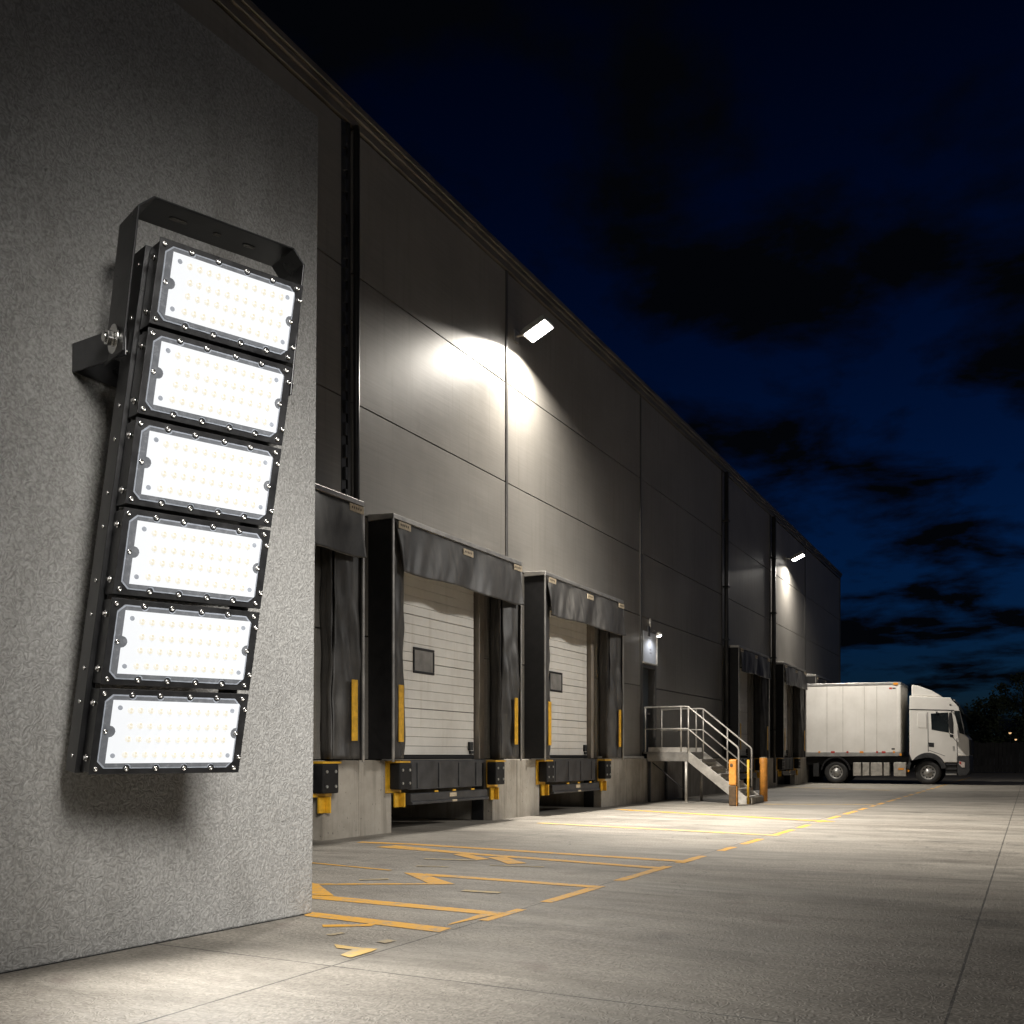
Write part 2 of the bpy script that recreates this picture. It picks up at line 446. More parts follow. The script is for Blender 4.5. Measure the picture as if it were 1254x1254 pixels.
# ------------------------------------------------------------------ mesh helpers
class MB:
    def __init__(self):
        self.bm = bmesh.new()

    def face(self, pts):
        return self.bm.faces.new([self.bm.verts.new(p) for p in pts])

    def box(self, x0, x1, y0, y1, z0, z1):
        return self.obox(Vector(((x0 + x1) / 2, (y0 + y1) / 2, (z0 + z1) / 2)), (Vector((1, 0, 0)), Vector((0, 1, 0)), Vector((0, 0, 1))),
                         ((x1 - x0) / 2, (y1 - y0) / 2, (z1 - z0) / 2))

    def obox(self, c, ax, h):
        c = Vector(c)
        vs = []
        for i in (-1, 1):
            for j in (-1, 1):
                for k in (-1, 1):
                    vs.append(self.bm.verts.new(c + ax[0] * (i * h[0]) + ax[1] * (j * h[1]) + ax[2] * (k * h[2])))
        for f in ((0, 1, 3, 2), (4, 6, 7, 5), (0, 4, 5, 1), (2, 3, 7, 6), (0, 2, 6, 4), (1, 5, 7, 3)):
            self.bm.faces.new([vs[i] for i in f])
        return self

    def prism(self, pts, off):
        """closed polygon pts (3-D) extruded by the vector off"""
        off = Vector(off)
        a = [self.bm.verts.new(p) for p in pts]
        b = [self.bm.verts.new(Vector(p) + off) for p in pts]
        n = len(a)
        self.bm.faces.new(a)
        self.bm.faces.new(b[::-1])
        for i in range(n):
            self.bm.faces.new((a[i], b[i], b[(i + 1) % n], a[(i + 1) % n]))
        return self

    def cyl(self, p0, p1, r, n=12, r2=None):
        p0, p1 = Vector(p0), Vector(p1)
        d = (p1 - p0).normalized()
        a = d.orthogonal().normalized()
        b = d.cross(a)
        r2 = r if r2 is None else r2
        v0, v1 = [], []
        for i in range(n):
            t = 2 * math.pi * i / n
            o = a * math.cos(t) + b * math.sin(t)
            v0.append(self.bm.verts.new(p0 + o * r))
            v1.append(self.bm.verts.new(p1 + o * r2))
        self.bm.faces.new(v0[::-1])
        self.bm.faces.new(v1)
        for i in range(n):
            f = self.bm.faces.new((v0[i], v0[(i + 1) % n], v1[(i + 1) % n], v1[i]))
            f.smooth = n > 8
        return self

    def tube(self, pts, r, n=10):
        """a bent round bar through pts"""
        pts = [Vector(p) for p in pts]
        rings = []
        ref = None
        for i, p in enumerate(pts):
            d = ((pts[min(i + 1, len(pts) - 1)] - p).normalized() + (p - pts[max(i - 1, 0)]).normalized()).normalized()
            if ref is None:
                ref = d.orthogonal().normalized()
            a = (ref - d * ref.dot(d)).normalized()
            b = d.cross(a)
            ref = a
            rings.append([self.bm.verts.new(p + (a * math.cos(2 * math.pi * k / n) + b * math.sin(2 * math.pi * k / n)) * r) for k in range(n)])
        for q, w in zip(rings, rings[1:]):
            for k in range(n):
                f = self.bm.faces.new((q[k], q[(k + 1) % n], w[(k + 1) % n], w[k]))
                f.smooth = True
        self.bm.faces.new(rings[0][::-1])
        self.bm.faces.new(rings[-1])
        return self

    def lathe(self, c, axis, prof, n=28):
        """profile [(distance along the axis, radius)] turned about axis through c"""
        c, axis = Vector(c), Vector(axis).normalized()
        a = axis.orthogonal().normalized()
        b = axis.cross(a)
        rings = [[self.bm.verts.new(c + axis * d + (a * math.cos(2 * math.pi * k / n) + b * math.sin(2 * math.pi * k / n)) * max(r, 1e-4)) for k in range(n)] for d, r in prof]
        for q, w in zip(rings, rings[1:]):
            for k in range(n):
                f = self.bm.faces.new((q[k], q[(k + 1) % n], w[(k + 1) % n], w[k]))
                f.smooth = True
        return self

    def grid(self, fn, nu, nv, smooth=True):
        vs = [[self.bm.verts.new(fn(i / nu, j / nv)) for j in range(nv + 1)] for i in range(nu + 1)]
        for i in range(nu):
            for j in range(nv):
                f = self.bm.faces.new((vs[i][j], vs[i + 1][j], vs[i + 1][j + 1], vs[i][j + 1]))
                f.smooth = smooth
        return self

    def build(self, name, mat, parent=None, bevel=0.0, solid=0.0, seg=2):
        bm = self.bm
        bmesh.ops.recalc_face_normals(bm, faces=bm.faces)
        me = bpy.data.meshes.new(name)
        bm.to_mesh(me)
        bm.free()
        mats = mat if isinstance(mat, (list, tuple)) else [mat]
        for q in mats:
            me.materials.append(M[q] if isinstance(q, str) else q)
        o = bpy.data.objects.new(name, me)
        COL.objects.link(o)
        if parent is not None:
            o.parent = parent
        if solid:
            md = o.modifiers.new('solid', 'SOLIDIFY')
            md.thickness = solid
        if bevel:
            md = o.modifiers.new('bevel', 'BEVEL')
            md.width = bevel
            md.segments = seg
            md.limit_method = 'ANGLE'
            md.angle_limit = R(40)
        return o


def thing(name, label, cat, loc=(0, 0, 0), group=None, kind=None):
    o = bpy.data.objects.new(name, None)
    COL.objects.link(o)
    o.location = loc
    return tag(o, label, cat, group, kind)


def tag(o, label, cat=None, group=None, kind=None):
    o['label'] = label
    if cat:
        o['category'] = cat
    if group:
        o['group'] = group
    if kind:
        o['kind'] = kind
    return o


KIDS = {}


def copy_tree(o, parent=None):
    c = o.copy()
    COL.objects.link(c)
    if parent is not None:
        c.parent = parent
    for ch in [k for k in KIDS_OF(o)]:
        copy_tree(ch, c)
    return c


def KIDS_OF(o):
    return [k for k in COL.objects if k.parent == o]


def on_y(u, v, y):
    """point on the vertical plane at distance y along the yard, measured from the photograph (pixels)"""
    a, b = (u - 627) / FPX, (VPV - v) / FPX
    dx, dy = a * CA - SA, a * SA + CA
    s = y / dy
    return CAMX + s * dx, EYE + s * b


def on_ground(u, v):
    dep = FPX * EYE / (v - VPV)
    r = (u - 627) / FPX * dep
    return Vector((CAMX + r * CA - dep * SA, r * SA + dep * CA, 0))


# ------------------------------------------------------------------ ground and painted lines
g = MB()
xs = [-160, -40, -12, 0.35, 3, 6, 9, 14, 30, 90, 260]
ys = [-60, -12, 0, 6, 12, 20, 30, 45, 60, 110, 220, 500]
for i in range(len(xs) - 1):
    for j in range(len(ys) - 1):
        g.face([(xs[i], ys[j], 0), (xs[i + 1], ys[j], 0), (xs[i + 1], ys[j + 1], 0), (xs[i], ys[j + 1], 0)])
bmesh.ops.remove_doubles(g.bm, verts=g.bm.verts, dist=1e-4)
tag(g.build('ground', 'yard'), 'grey concrete loading yard with saw-cut joints', kind='structure')


def stroke(mb, p, q, w, w2=None, z=0.004):
    p, q = Vector(p), Vector(q)
    d = (q - p).normalized()
    n = Vector((-d.y, d.x, 0))
    w2 = w if w2 is None else w2
    k = max(2, int((q - p).length / 0.25))
    L, Rr = [], []
    for i in range(k + 1):
        t = i / k
        ww = (w * (1 - t) + w2 * t) / 2 * (1 + 0.16 * (mnoise.noise((p + (q - p) * t) * 3.0)))
        c = p + (q - p) * t
        L.append(mb.bm.verts.new((c + n * ww) + Vector((0, 0, z))))
        Rr.append(mb.bm.verts.new((c - n * ww) + Vector((0, 0, z))))
    for i in range(k):
        mb.bm.faces.new((L[i], Rr[i], Rr[i + 1], L[i + 1]))


MARK = [0]


def marking(label, strokes, mat='paint', polys=()):
    m = MB()
    MARK[0] += 1
    zb = 0.0030 + 0.00018 * MARK[0]
    for i, s in enumerate(strokes):
        stroke(m, on_ground(*s[0]), on_ground(*s[1]), s[2], s[3] if len(s) > 3 else None, zb + 0.00001 * i)
    for i, pl in enumerate(polys):
        m.face([on_ground(*q) + Vector((0, 0, zb + 0.0004 * (i + 1))) for q in pl])
    tag(m.build('road_marking', mat), label, kind='structure')


Z3 = lambda *p: [(380 + x / 4.18, 1000 + y / 4.18) for x, y in p]
marking('wide yellow chevron stripe bent back at its tip, nearest the block wall', [], polys=[Z3((-30, 402), (120, 410), (1003, 494), (870, 500), (-30, 418)), Z3((872, 500.6), (1003, 494.6), (905, 514), (760, 545), (700, 559), (722, 547), (800, 526)), Z3((-30, 330), (18, 343), (42, 348), (122, 408), (-30, 401))])
marking('wide yellow stripe starting at the foot of the block wall corner', [], polys=[Z3((-30, 486), (722, 573), (660, 594), (590, 586), (-30, 510)), Z3((60, 556), (290, 553), (330, 543), (350, 548), (310, 563), (66, 568))])
marking('thin yellow line joined to a short thick slanting bar', [((372, 1083.2), (548, 1082.6), 0.075)], polys=[Z3((480, 289), (572, 292), (742, 348), (612, 346))])
marking('long yellow line running from the slanting bar to the dashed line', [((517, 1071), (738, 1087), 0.13)])
marking('short thin yellow line near the block wall edge', [((372, 1056), (478, 1066), 0.06)])
marking('yellow bay line beyond the slanting bar, far side of a narrow pair', [((440, 1031.5), (504, 1034), 0.16), ((504, 1034), (844, 1055.5), 0.16)])
marking('yellow bay line beyond the slanting bar, near side of a narrow pair', [((472, 1036.5), (567, 1045), 0.32, 0.15), ((567, 1045), (815, 1064), 0.15)])
marking('two short yellow bars between the bay lines', [((562, 1046), (592, 1053), 0.16), ((608, 1050), (634, 1058), 0.20)])
marking('worn yellow bay line in front of the third dock', [((660, 1008), (954, 1023.5), 0.18)], 'paint_faded')
marking('yellow bay line in front of the stair', [((757, 991.5), (1020, 1006.5), 0.2)])
marking('faded yellow line beside the second bollard', [((935, 985), (1070, 985.5), 0.15)], 'paint_faded')
marking('faded yellow line in front of the truck', [((960, 964), (1090, 968), 0.2)], 'paint_faded')
marking('pale forked yellow mark on the slab joint', [], 'paint_faded', polys=[Z3((122, 657), (235, 674), (345, 682), (310, 696), (205, 727), (155, 712), (215, 686), (135, 676))])
marking('scraps of faded yellow paint between the bay lines', [((520, 1052), (585, 1054), 0.08), ((510, 1061), (550, 1062), 0.05), ((440, 1078), (476, 1077), 0.06), ((600, 1060), (666, 1062), 0.05), ((567, 1091), (612, 1094), 0.09), ((402, 1146), (420, 1143), 0.05), ((466, 1155), (480, 1152), 0.08)], 'paint_ghost')
dash = MB()
yy, xk = 5.7, 0
for i in range(34):
    ln = (0.55, 0.9, 1.3, 0.8)[i % 4]
    x0 = 5.0 + 0.0095 * (yy - 5)
    stroke(dash, (x0, yy, 0), (5.0 + 0.0095 * (yy + ln - 5), yy + ln, 0), 0.10 if i else 0.08, None, 0.0026)
    yy += ln + (0.35, 0.5, 0.3, 0.6)[i % 4] + 0.006 * yy
tag(dash.build('road_marking', 'paint'), 'broken yellow line running along the yard to the truck', kind='structure')

# ------------------------------------------------------------------ near block wall
E0, E1 = Vector((3.79, 5.42, 0)), Vector((3.64, 3.16, 0))
WT = (E0 - E1).normalized()                                # along the wall, away from the camera
WN = Vector((WT.y, -WT.x, 0))                              # out of the wall, towards the yard
WH = 5.62
wall = thing('block_wall', 'tall grey trowelled concrete wall carrying the big floodlight', 'wall', E0)
w = MB()
a0, a1 = Vector((0, 0, 0)), WT * -11.0
rake = WT * 0.062
w.prism([a0, a1, a1 + Vector((0, 0, WH)), a0 + rake + Vector((0, 0, WH))], WN * -1.4)
w.build('wall_body', 'near_wall', wall, bevel=0.012)
w = MB()
w.prism([a0 + WN * 0.008 - WT * 0.02, a1 + WN * 0.008, a1 + WN * 0.008 + Vector((0, 0, 0.006)), a0 + WN * 0.008 - WT * 0.02 + Vector((0, 0, 0.006))], WN * -0.006)
w.build('base_seal', 'black', wall)

# ------------------------------------------------------------------ warehouse
WY0, WY1, WTOP, DOCK = -14.0, 49.86, 10.03, 1.05
BAYS = [(6.75, 'a'), (8.55, 'a')]
SC = [8.62, 13.17, 17.98, 31.40, 37.50, 43.45]             # centre lines of the docks
DW, DTOP = 1.48, 4.0                                       # half door width, door head
wh = thing('warehouse', 'long dark metal clad warehouse with a row of loading docks', 'warehouse', (0, 18, 0))
off = Vector((0, -18, 0))


def wmb(fn, name, mat, bevel=0.0, parent=wh):
    m = MB()
    fn(m)
    bmesh.ops.translate(m.bm, verts=m.bm.verts, vec=off)
    return m.build(name, mat, parent, bevel)


VY = [WY0, -10.0, -3.0, 4.0, 10.86, 15.35, 22.12, 29.10, 35.3, 41.45, WY1]
ROWS = [DOCK, 2.78, 4.46, 5.97, 7.74, 9.72]
GAP = 0.011
DOOR_Y = (22.20, 23.16)
DOOR_Z = (1.2, 3.30)
openings = [(c - DW, c + DW, DOCK, DTOP) for c in SC] + [(DOOR_Y[0], DOOR_Y[1], DOCK, DOOR_Z[1])]


def panel_rects(y0, y1, z0, z1):
    """a panel minus the openings that cross it"""
    cuts = sorted([o for o in openings if o[0] < y1 and o[1] > y0 and o[2] < z1 and o[3] > z0])
    out, y = [], y0
    for c in cuts:
        if c[0] > y:
            out.append((y, c[0], z0, z1))
        if c[3] < z1:
            out.append((max(y, c[0]), min(y1, c[1]), c[3], z1))
        y = max(y, c[1])
    if y < y1:
        out.append((y, y1, z0, z1))
    return out


for i in range(len(VY) - 1):
    for j in range(len(ROWS) - 1):
        for r in panel_rects(VY[i] + 0.03, VY[i + 1] - 0.03, ROWS[j] + GAP, ROWS[j + 1] - GAP):
            if r[1] - r[0] > 0.02:
                wmb(lambda m: m.box(-0.08, 0.0, *r), 'wall_panel', 'cladding')


def backing(m):
    y = WY0
    for o in sorted(openings):
        m.box(-0.3, -0.084, y, o[0], 0.0, WTOP - 0.1)
        m.box(-0.3, -0.084, o[0], o[1], o[3], WTOP - 0.1)
        y = o[1]
    m.box(-0.3, -0.084, y, WY1 - 0.02, 0.0, WTOP - 0.1)


wmb(backing, 'backing_wall', 'black')
wmb(lambda m: (m.box(-26, -0.31, WY1 - 0.25, WY1, 0, WTOP - 0.1), m.box(-26, -25.7, WY0, WY1 - 0.26, 0, WTOP - 0.1), m.box(-25.69, -0.31, WY0, WY0 + 0.25, 0, WTOP - 0.1)), 'end_wall', 'cladding')
wmb(lambda m: m.box(-25.9, -0.32, WY0 + 0.3, WY1 - 0.3, WTOP - 0.3, WTOP - 0.12), 'roof', 'coping')
wmb(lambda m: (m.box(-0.32, 0.10, WY0, WY1 + 0.10, 9.94, WTOP), m.box(-0.05, 0.07, WY0, WY1 + 0.07, 9.86, 9.938), m.box(-0.05, 0.035, WY0, WY1 + 0.04, 9.74, 9.858)), 'roof_coping', 'coping', 0.008)
wmb(lambda m: m.box(0.002, 0.03, WY1 - 0.09, WY1 + 0.02, DOCK, 9.73), 'corner_trim', 'trim', 0.006)
for y in VY[1:-1]:
    if abs(y - 10.86) < 0.1:
        continue
    wmb(lambda m: (m.box(-0.02, 0.022, y - 0.032, y + 0.032, DOCK if abs(y - 22.12) > .1 else 0.0, 9.735)), 'joint_trim', 'trim' if y < 25 else 'pipe', 0.006)
for y, s in ((29.27, 0.065), (35.46, 0.075)):
    def f(m):
        m.cyl((0.10, y, 0.15), (0.10, y, 9.7), s, 14)
        for z in (2.0, 4.6, 6.2, 8.2):
            m.box(0.0, 0.19, y - s - 0.03, y + s + 0.03, z, z + 0.05)
    wmb(f, 'downpipe', 'pipe')


def cable_riser(m):
    m.box(0.003, 0.03, 10.74, 10.80, DOCK, 9.73)
    m.cyl((0.07, 10.88, DOCK), (0.07, 10.88, 9.73), 0.045, 14)


wmb(cable_riser, 'downpipe', 'pipe')


def chain(m):
    z = DOCK + 0.2
    while z < 9.6:
        m.box(0.006, 0.05, 10.665, 10.71, z, z + 0.17)
        z += 0.30
    m.box(0.001, 0.006, 10.63, 10.735, DOCK, 9.73)


wmb(chain, 'cable_tray', 'darksteel')
wmb(lambda m: m.box(0.002, 0.02, 10.96, 11.0, DOCK, 9.73), 'joint_trim', 'galv', 0.004)

# dock walls: concrete piers between the leveller pits
PITS = [(c - 1.50, c + 1.50) for c in SC]
edges = [WY0] + [e for p in PITS for e in p] + [WY1]
for k in range(0, len(edges), 2):
    y0, y1 = edges[k], edges[k + 1]

    def f(m):
        n = max(1, round((y1 - y0) / 1.6)) if y1 - y0 < 12 else 10
        if y1 - y0 < 2:
            n = 2
        for q in range(n):
            a, b = y0 + (y1 - y0) * q / n, y0 + (y1 - y0) * (q + 1) / n
            m.box(-0.083, 0.10, a + (0.006 if q else 0), b - (0.006 if q < n - 1 else 0), -0.05, DOCK - 0.004)
    wmb(f, 'dock_pier', 'dock', 0.012)
for p in PITS:
    wmb(lambda m: m.box(-2.4, -2.2, p[0] - 0.1, p[1] + 0.1, 0.002, 0.9), 'pit_wall', 'dock')
    wmb(lambda m: m.box(-2.19, -0.305, p[0] - 0.2, p[0] - 0.05, 0.002, 0.9), 'pit_side', 'dock')
    wmb(lambda m: m.box(-2.19, -0.305, p[1] + 0.05, p[1] + 0.2, 0.002, 0.9), 'pit_side', 'dock')
wmb(lambda m: m.box(-6, -0.12, WY0 + 1, WY1 - 1, 0.93, DOCK + 0.0), 'floor_slab', 'dock')
wmb(lambda m: m.box(0.0, 0.125, SC[2] + 1.52, 22.06, DOCK, DOCK + 0.05), 'sill_flashing', 'galv', 0.005)


# dock doors
def dock_door(c):
    d = None
    m = MB()
    n = 20
    z0, z1 = DOCK + 0.06, DTOP - 0.02
    for k in range(n):                                     # ribbed sections: raised bands with shallow grooves
        a, b = z0 + (z1 - z0) * k / n, z0 + (z1 - z0) * (k + 1) / n
        gsz = 0.012 if k % 5 == 0 else 0.005
        m.box(-0.19, -0.135, c - DW + 0.03, c + DW - 0.22, a + gsz, b)
    bmesh.ops.translate(m.bm, verts=m.bm.verts, vec=off)
    d = m.build('dock_door', 'door', wh, 0.004)
    wmb(lambda m: m.box(-0.2, -0.192, c - DW + 0.02, c + DW - 0.2, z0, z1), 'door_core', 'black', parent=d)
    yw = c - 0.30
    wmb(lambda m: (m.box(-0.135, -0.115, yw - 0.30, yw + 0.30, 2.38, 2.42), m.box(-0.135, -0.115, yw - 0.30, yw + 0.30, 2.74, 2.78),
                   m.box(-0.135, -0.115, yw - 0.30, yw - 0.26, 2.42, 2.74), m.box(-0.135, -0.115, yw + 0.26, yw + 0.30, 2.42, 2.74)), 'window_frame', 'rubber', 0.01, d)
    wmb(lambda m: m.box(-0.134, -0.125, yw - 0.26, yw + 0.26, 2.42, 2.74), 'window_pane', 'doorglass', parent=d)
    wmb(lambda m: (m.box(-0.135, -0.09, c + DW - 0.42, c + DW - 0.30, 1.2, 1.34), m.box(-0.135, -0.1, c + DW - 0.38, c + DW - 0.26, 1.14, 1.19)), 'latch', 'black', 0.008, d)
    wmb(lambda m: m.box(-0.19, -0.12, c - DW + 0.03, c + DW - 0.22, DOCK + 0.005, DOCK + 0.06), 'bottom_seal', 'rubber', 0.01, d)
    wmb(lambda m: m.box(-0.30, -0.05, c + DW - 0.18, c + DW - 0.002, DOCK + 0.005, DTOP - 0.005), 'door_jamb', 'jamb')
    wmb(lambda m: m.box(-0.30, -0.05, c - DW + 0.002, c - DW + 0.025, DOCK + 0.005, DTOP - 0.005), 'door_jamb', 'jamb')


for c in SC:
    dock_door(c)

# personnel door with the white board above it
pd = wmb(lambda m: m.box(-0.20, -0.16, DOOR_Y[0] + 0.05, DOOR_Y[1] - 0.05, 1.22, DOOR_Z[1] - 0.06), 'entrance_door', 'steeldoor', 0.006)
wmb(lambda m: (m.box(-0.3, 0.03, DOOR_Y[0] - 0.02, DOOR_Y[0] + 0.045, 1.2, 3.30), m.box(-0.3, 0.03, DOOR_Y[1] - 0.045, DOOR_Y[1] + 0.02, 1.2, 3.30), m.box(-0.3, 0.025, DOOR_Y[0] + 0.046, DOOR_Y[1] - 0.046, 3.24, 3.30)), 'door_frame', 'trim', 0.005, pd)
wmb(lambda m: (m.cyl((-0.158, 23.05, 2.15), (-0.10, 23.05, 2.15), 0.02), m.box(-0.115, -0.095, 22.93, 23.07, 2.135, 2.165)), 'handle', 'galv', parent=pd)
wmb(lambda m: m.cyl((-0.158, 22.62, 2.68), (-0.150, 22.62, 2.68), 0.075, 16), 'door_sign', 'tag', parent=pd)
wmb(lambda m: m.cyl((-0.149, 22.62, 2.68), (-0.146, 22.62, 2.68), 0.035, 12), 'sign_mark', 'print', parent=pd)

# white board over the entrance
bd = thing('notice_board', 'white board in a pale frame above the entrance door', 'sign', (0.002, 22.72, 3.34))
m = MB()
m.box(0, 0.02, -0.44, 0.46, 0.04, 0.78)
m.build('board_face', 'board', bd, 0.004)
m = MB()
m.box(0, 0.05, -0.48, 0.50, 0.0, 0.038)
m.box(0, 0.05, 0.462, 0.50, 0.04, 0.80)
m.build('board_frame', 'rail', bd, 0.005)
m = MB()
for z in (0.36, 0.28):
    m.cyl((0.0205, 0.02, z), (0.024, 0.02, z), 0.022, 10)
    m.cyl((0.0205, 0.09, z), (0.024, 0.09, z), 0.014, 10)
m.build('board_mark', 'print', bd)


# ------------------------------------------------------------------ dock shelters
SHW, SHD, SHZ0, SHZ1 = 1.93, 0.42, 1.06, 4.50


def make_shelter():
    t = thing('dock_shelter', '', 'dock shelter', (0, 0, 0), 'dock shelters along the warehouse wall')
    m = MB()
    m.box(0.002, SHD - 0.004, -SHW, -SHW + 0.03, SHZ0, SHZ1 - 0.1)
    m.build('side_panel', 'rubber', t, 0.004)
    m = MB()
    m.box(0.002, SHD - 0.004, SHW - 0.03, SHW, SHZ0, SHZ1 - 0.1)
    m.build('side_panel', 'rubber', t, 0.004)
    m = MB()
    m.prism([(0.002, -SHW - 0.012, SHZ1 - 0.098), (SHD + 0.02, -SHW - 0.012, SHZ1 - 0.098), (SHD + 0.02, -SHW - 0.012, SHZ1 - 0.03), (0.002, -SHW - 0.012, SHZ1)], (0, 2 * SHW + 0.024, 0))
    m.build('top_frame', 'frame', t, 0.006)
    for s in (-1, 1):
        m = MB()
        m.box(SHD - 0.003, SHD + 0.018, s * SHW - 0.022, s * SHW + 0.022, SHZ0 - 0.04, SHZ1 - 0.1)
        m.build('corner_post', 'frame', t, 0.004)
        cw = 0.42

        def side(u, v, s=s):
            y = s * (SHW - 0.025 - cw * u)
            z = SHZ0 + (SHZ1 - 0.12 - SHZ0) * v
            wr = 0.022 * math.sin(9 * u + 3 * math.sin(4.2 * v + s)) * math.sin(3.1 * v + 1) + 0.030 * mnoise.noise(Vector((u * 2.5, v * 9, s * 4.0)))
            return Vector((SHD - 0.03 + wr - 0.10 * u * u, y + 0.02 * mnoise.noise(Vector((v * 5, 3.0 * s, 1))) * u, z))
        m = MB()
        m.grid(side, 14, 60)
        m.build('side_curtain', 'fabric', t, solid=0.012)

        def inner(u, v, s=s):
            wr = 0.05 * mnoise.noise(Vector((u * 3, v * 6, s * 7.0)))
            return Vector((SHD - 0.14 - (SHD - 0.16) * u, s * (SHW - 0.025 - cw - 0.02 + 0.10 * u + wr), SHZ0 + (SHZ1 - 0.14 - SHZ0) * v))
        m = MB()
        m.grid(inner, 6, 24)
        m.build('inner_curtain', 'fabric', t, solid=0.01)
        m = MB()
        m.box(SHD + 0.004, SHD + 0.018, s * (SHW - 0.19) - 0.06, s * (SHW - 0.19) + 0.06, 1.30, 2.10)
        m.build('guide_strip', 'yellow', t, 0.003)

    def head(u, v):
        y = -SHW + 0.03 + (2 * SHW - 0.06) * u
        d = 1 - v
        flap = min(1.0, min(u, 1 - u) / 0.075)
        L = 0.70 + 0.015 * math.sin(11 * u) + 0.02 * mnoise.noise(Vector((u * 7, 1, 2)))
        z = SHZ1 - 0.11 - L * d
        fold = math.sin(31 * u + 2.2 * math.sin(5 * u) + 0.5 * d) * 0.017 + math.sin(17 * u + 1.3 + 0.8 * d) * 0.018 + 0.055 * mnoise.noise(Vector((u * 9 + d * 0.7, d * 0.5, 5))) + 0.012 * mnoise.noise(Vector((u * 26 + d * 2.0, d * 1.2, 9)))
        x = SHD + 0.012 + (0.035 + fold) * d ** 0.7 + 0.045 * d
        if u < 0.09:
            y += 0.16 * d * (1 - u / 0.09)
            x -= 0.06 * d * (1 - u / 0.09)
        return Vector((x, y + 0.03 * d * (0.5 - u), z))
    m = MB()
    m.grid(head, 110, 26)
    m.build('head_curtain', 'fabric', t, solid=0.012)
    m = MB()
    for yc, z0 in ((-SHW + 0.22, 0.0), (0.05, -0.05), (SHW - 0.2, 0.0)):
        m.box(SHD + 0.050, SHD + 0.057, yc - 0.15, yc + 0.15, SHZ1 - 0.22 + z0, SHZ1 - 0.125 + z0)
    m.build('label_plate', 'tag', t)
    m = MB()
    for yc, z0 in ((-SHW + 0.22, 0.0), (0.05, -0.05), (SHW - 0.2, 0.0)):
        for k in range(5):
            m.box(SHD + 0.0575, SHD + 0.059, yc - 0.11 + 0.045 * k, yc - 0.085 + 0.045 * k, SHZ1 - 0.185 + z0, SHZ1 - 0.155 + z0)
    m.build('plate_print', 'print', t)
    m = MB()
    m.box(0.0, SHD - 0.05, -SHW + 0.05, SHW - 0.05, SHZ1 - 0.13, SHZ1 - 0.105)
    m.build('roof_sheet', 'rubber', t)
    return t


sh_labels = ['black dock shelter half hidden behind the grey block wall', 'black dock shelter showing a whole pale door, nearest full one',
             'black dock shelter just left of the entrance stair', 'black dock shelter just right of the entrance stair behind its handrail',
             'narrow looking dock shelter between the dark downpipe and the truck', 'dock shelter the truck is backed into, only its frame seen above']
sh0 = make_shelter()
for i, c in enumerate(SC):
    o = sh0 if i == 0 else copy_tree(sh0)
    o.location = (0, c, 0)
    o['label'] = sh_labels[i]


# ------------------------------------------------------------------ dock levellers
def make_leveller():
    t = thing('dock_leveler', '', 'dock leveler', (0, 0, 0), 'dock levelers under the doors')
    m = MB()
    m.box(-2.0, 0.10, -1.22, 1.22, 0.985, 1.045)
    m.build('deck_plate', 'darksteel', t, 0.006)
    m = MB()
    m.box(0.11, 0.15, -1.15, 1.05, 0.60, 1.03)
    for y in (-0.9, -0.3, 0.3, 0.85):
        m.box(0.151, 0.165, y - 0.02, y + 0.02, 0.62, 1.0)
    m.build('lip_plate', 'darksteel', t, 0.008)
    m = MB()
    m.box(0.06, 0.22, -1.18, 1.10, 0.40, 0.55)
    m.box(0.10, 0.25, -1.18, 1.10, 0.385, 0.43)
    m.build('lip_keeper', 'darksteel', t, 0.012)
    m = MB()
    m.box(0.251, 0.258, -0.07, 0.07, 0.395, 0.425)
    m.box(0.221, 0.228, -0.10, 0.10, 0.47, 0.53)
    m.build('rating_plate', 'tag', t)
    for s in (-1, 1):
        m = MB()
        m.box(0.12, 0.30, s * 1.42 - 0.16, s * 1.42 + 0.16, 0.62, 1.0)
        m.build('bumper', 'rubber', t, 0.02)
        m = MB()
        m.box(0.10, 0.118, s * 1.47 - 0.19, s * 1.47 + 0.19, 0.57, 1.035)
        m.box(0.119, 0.28, s * 1.47 - 0.19, s * 1.47 + 0.19, 1.003, 1.03)
        m.box(0.105, 0.135, s * 1.42 - 0.04, s * 1.42 + 0.12, 0.36, 0.569)
        m.box(0.136, 0.21, s * 1.42 + 0.085, s * 1.42 + 0.115, 0.36, 0.569)
        m.build('bumper_bracket', 'yellow', t, 0.004)
        for dy in (-0.09, 0.09):
            for z in (0.71, 0.90):
                m = MB()
                m.cyl((0.30, s * 1.42 + dy, z), (0.312, s * 1.42 + dy, z), 0.02, 8)
                m.build('bumper_bolt', 'galv', t)
    m = MB()
    for y in (-0.5, 0.02, 0.6):
        m.box(0.221, 0.236, y - 0.05, y + 0.05, 0.555, 0.58)
    m.build('lip_hook', 'yellow', t)
    return t


lv0 = make_leveller()
lv_labels = ['dock leveler at the edge of the grey block wall', 'black dock leveler under the nearest whole pale door', 'black dock leveler under the door beside the stair',
             'dock leveler behind the stair and bollards', 'dock leveler beside the truck rear wheel', None]
for i, c in enumerate(SC[:5]):
    o = lv0 if i == 0 else copy_tree(lv0)
    o.location = (0, c, 0)
    o['label'] = lv_labels[i]


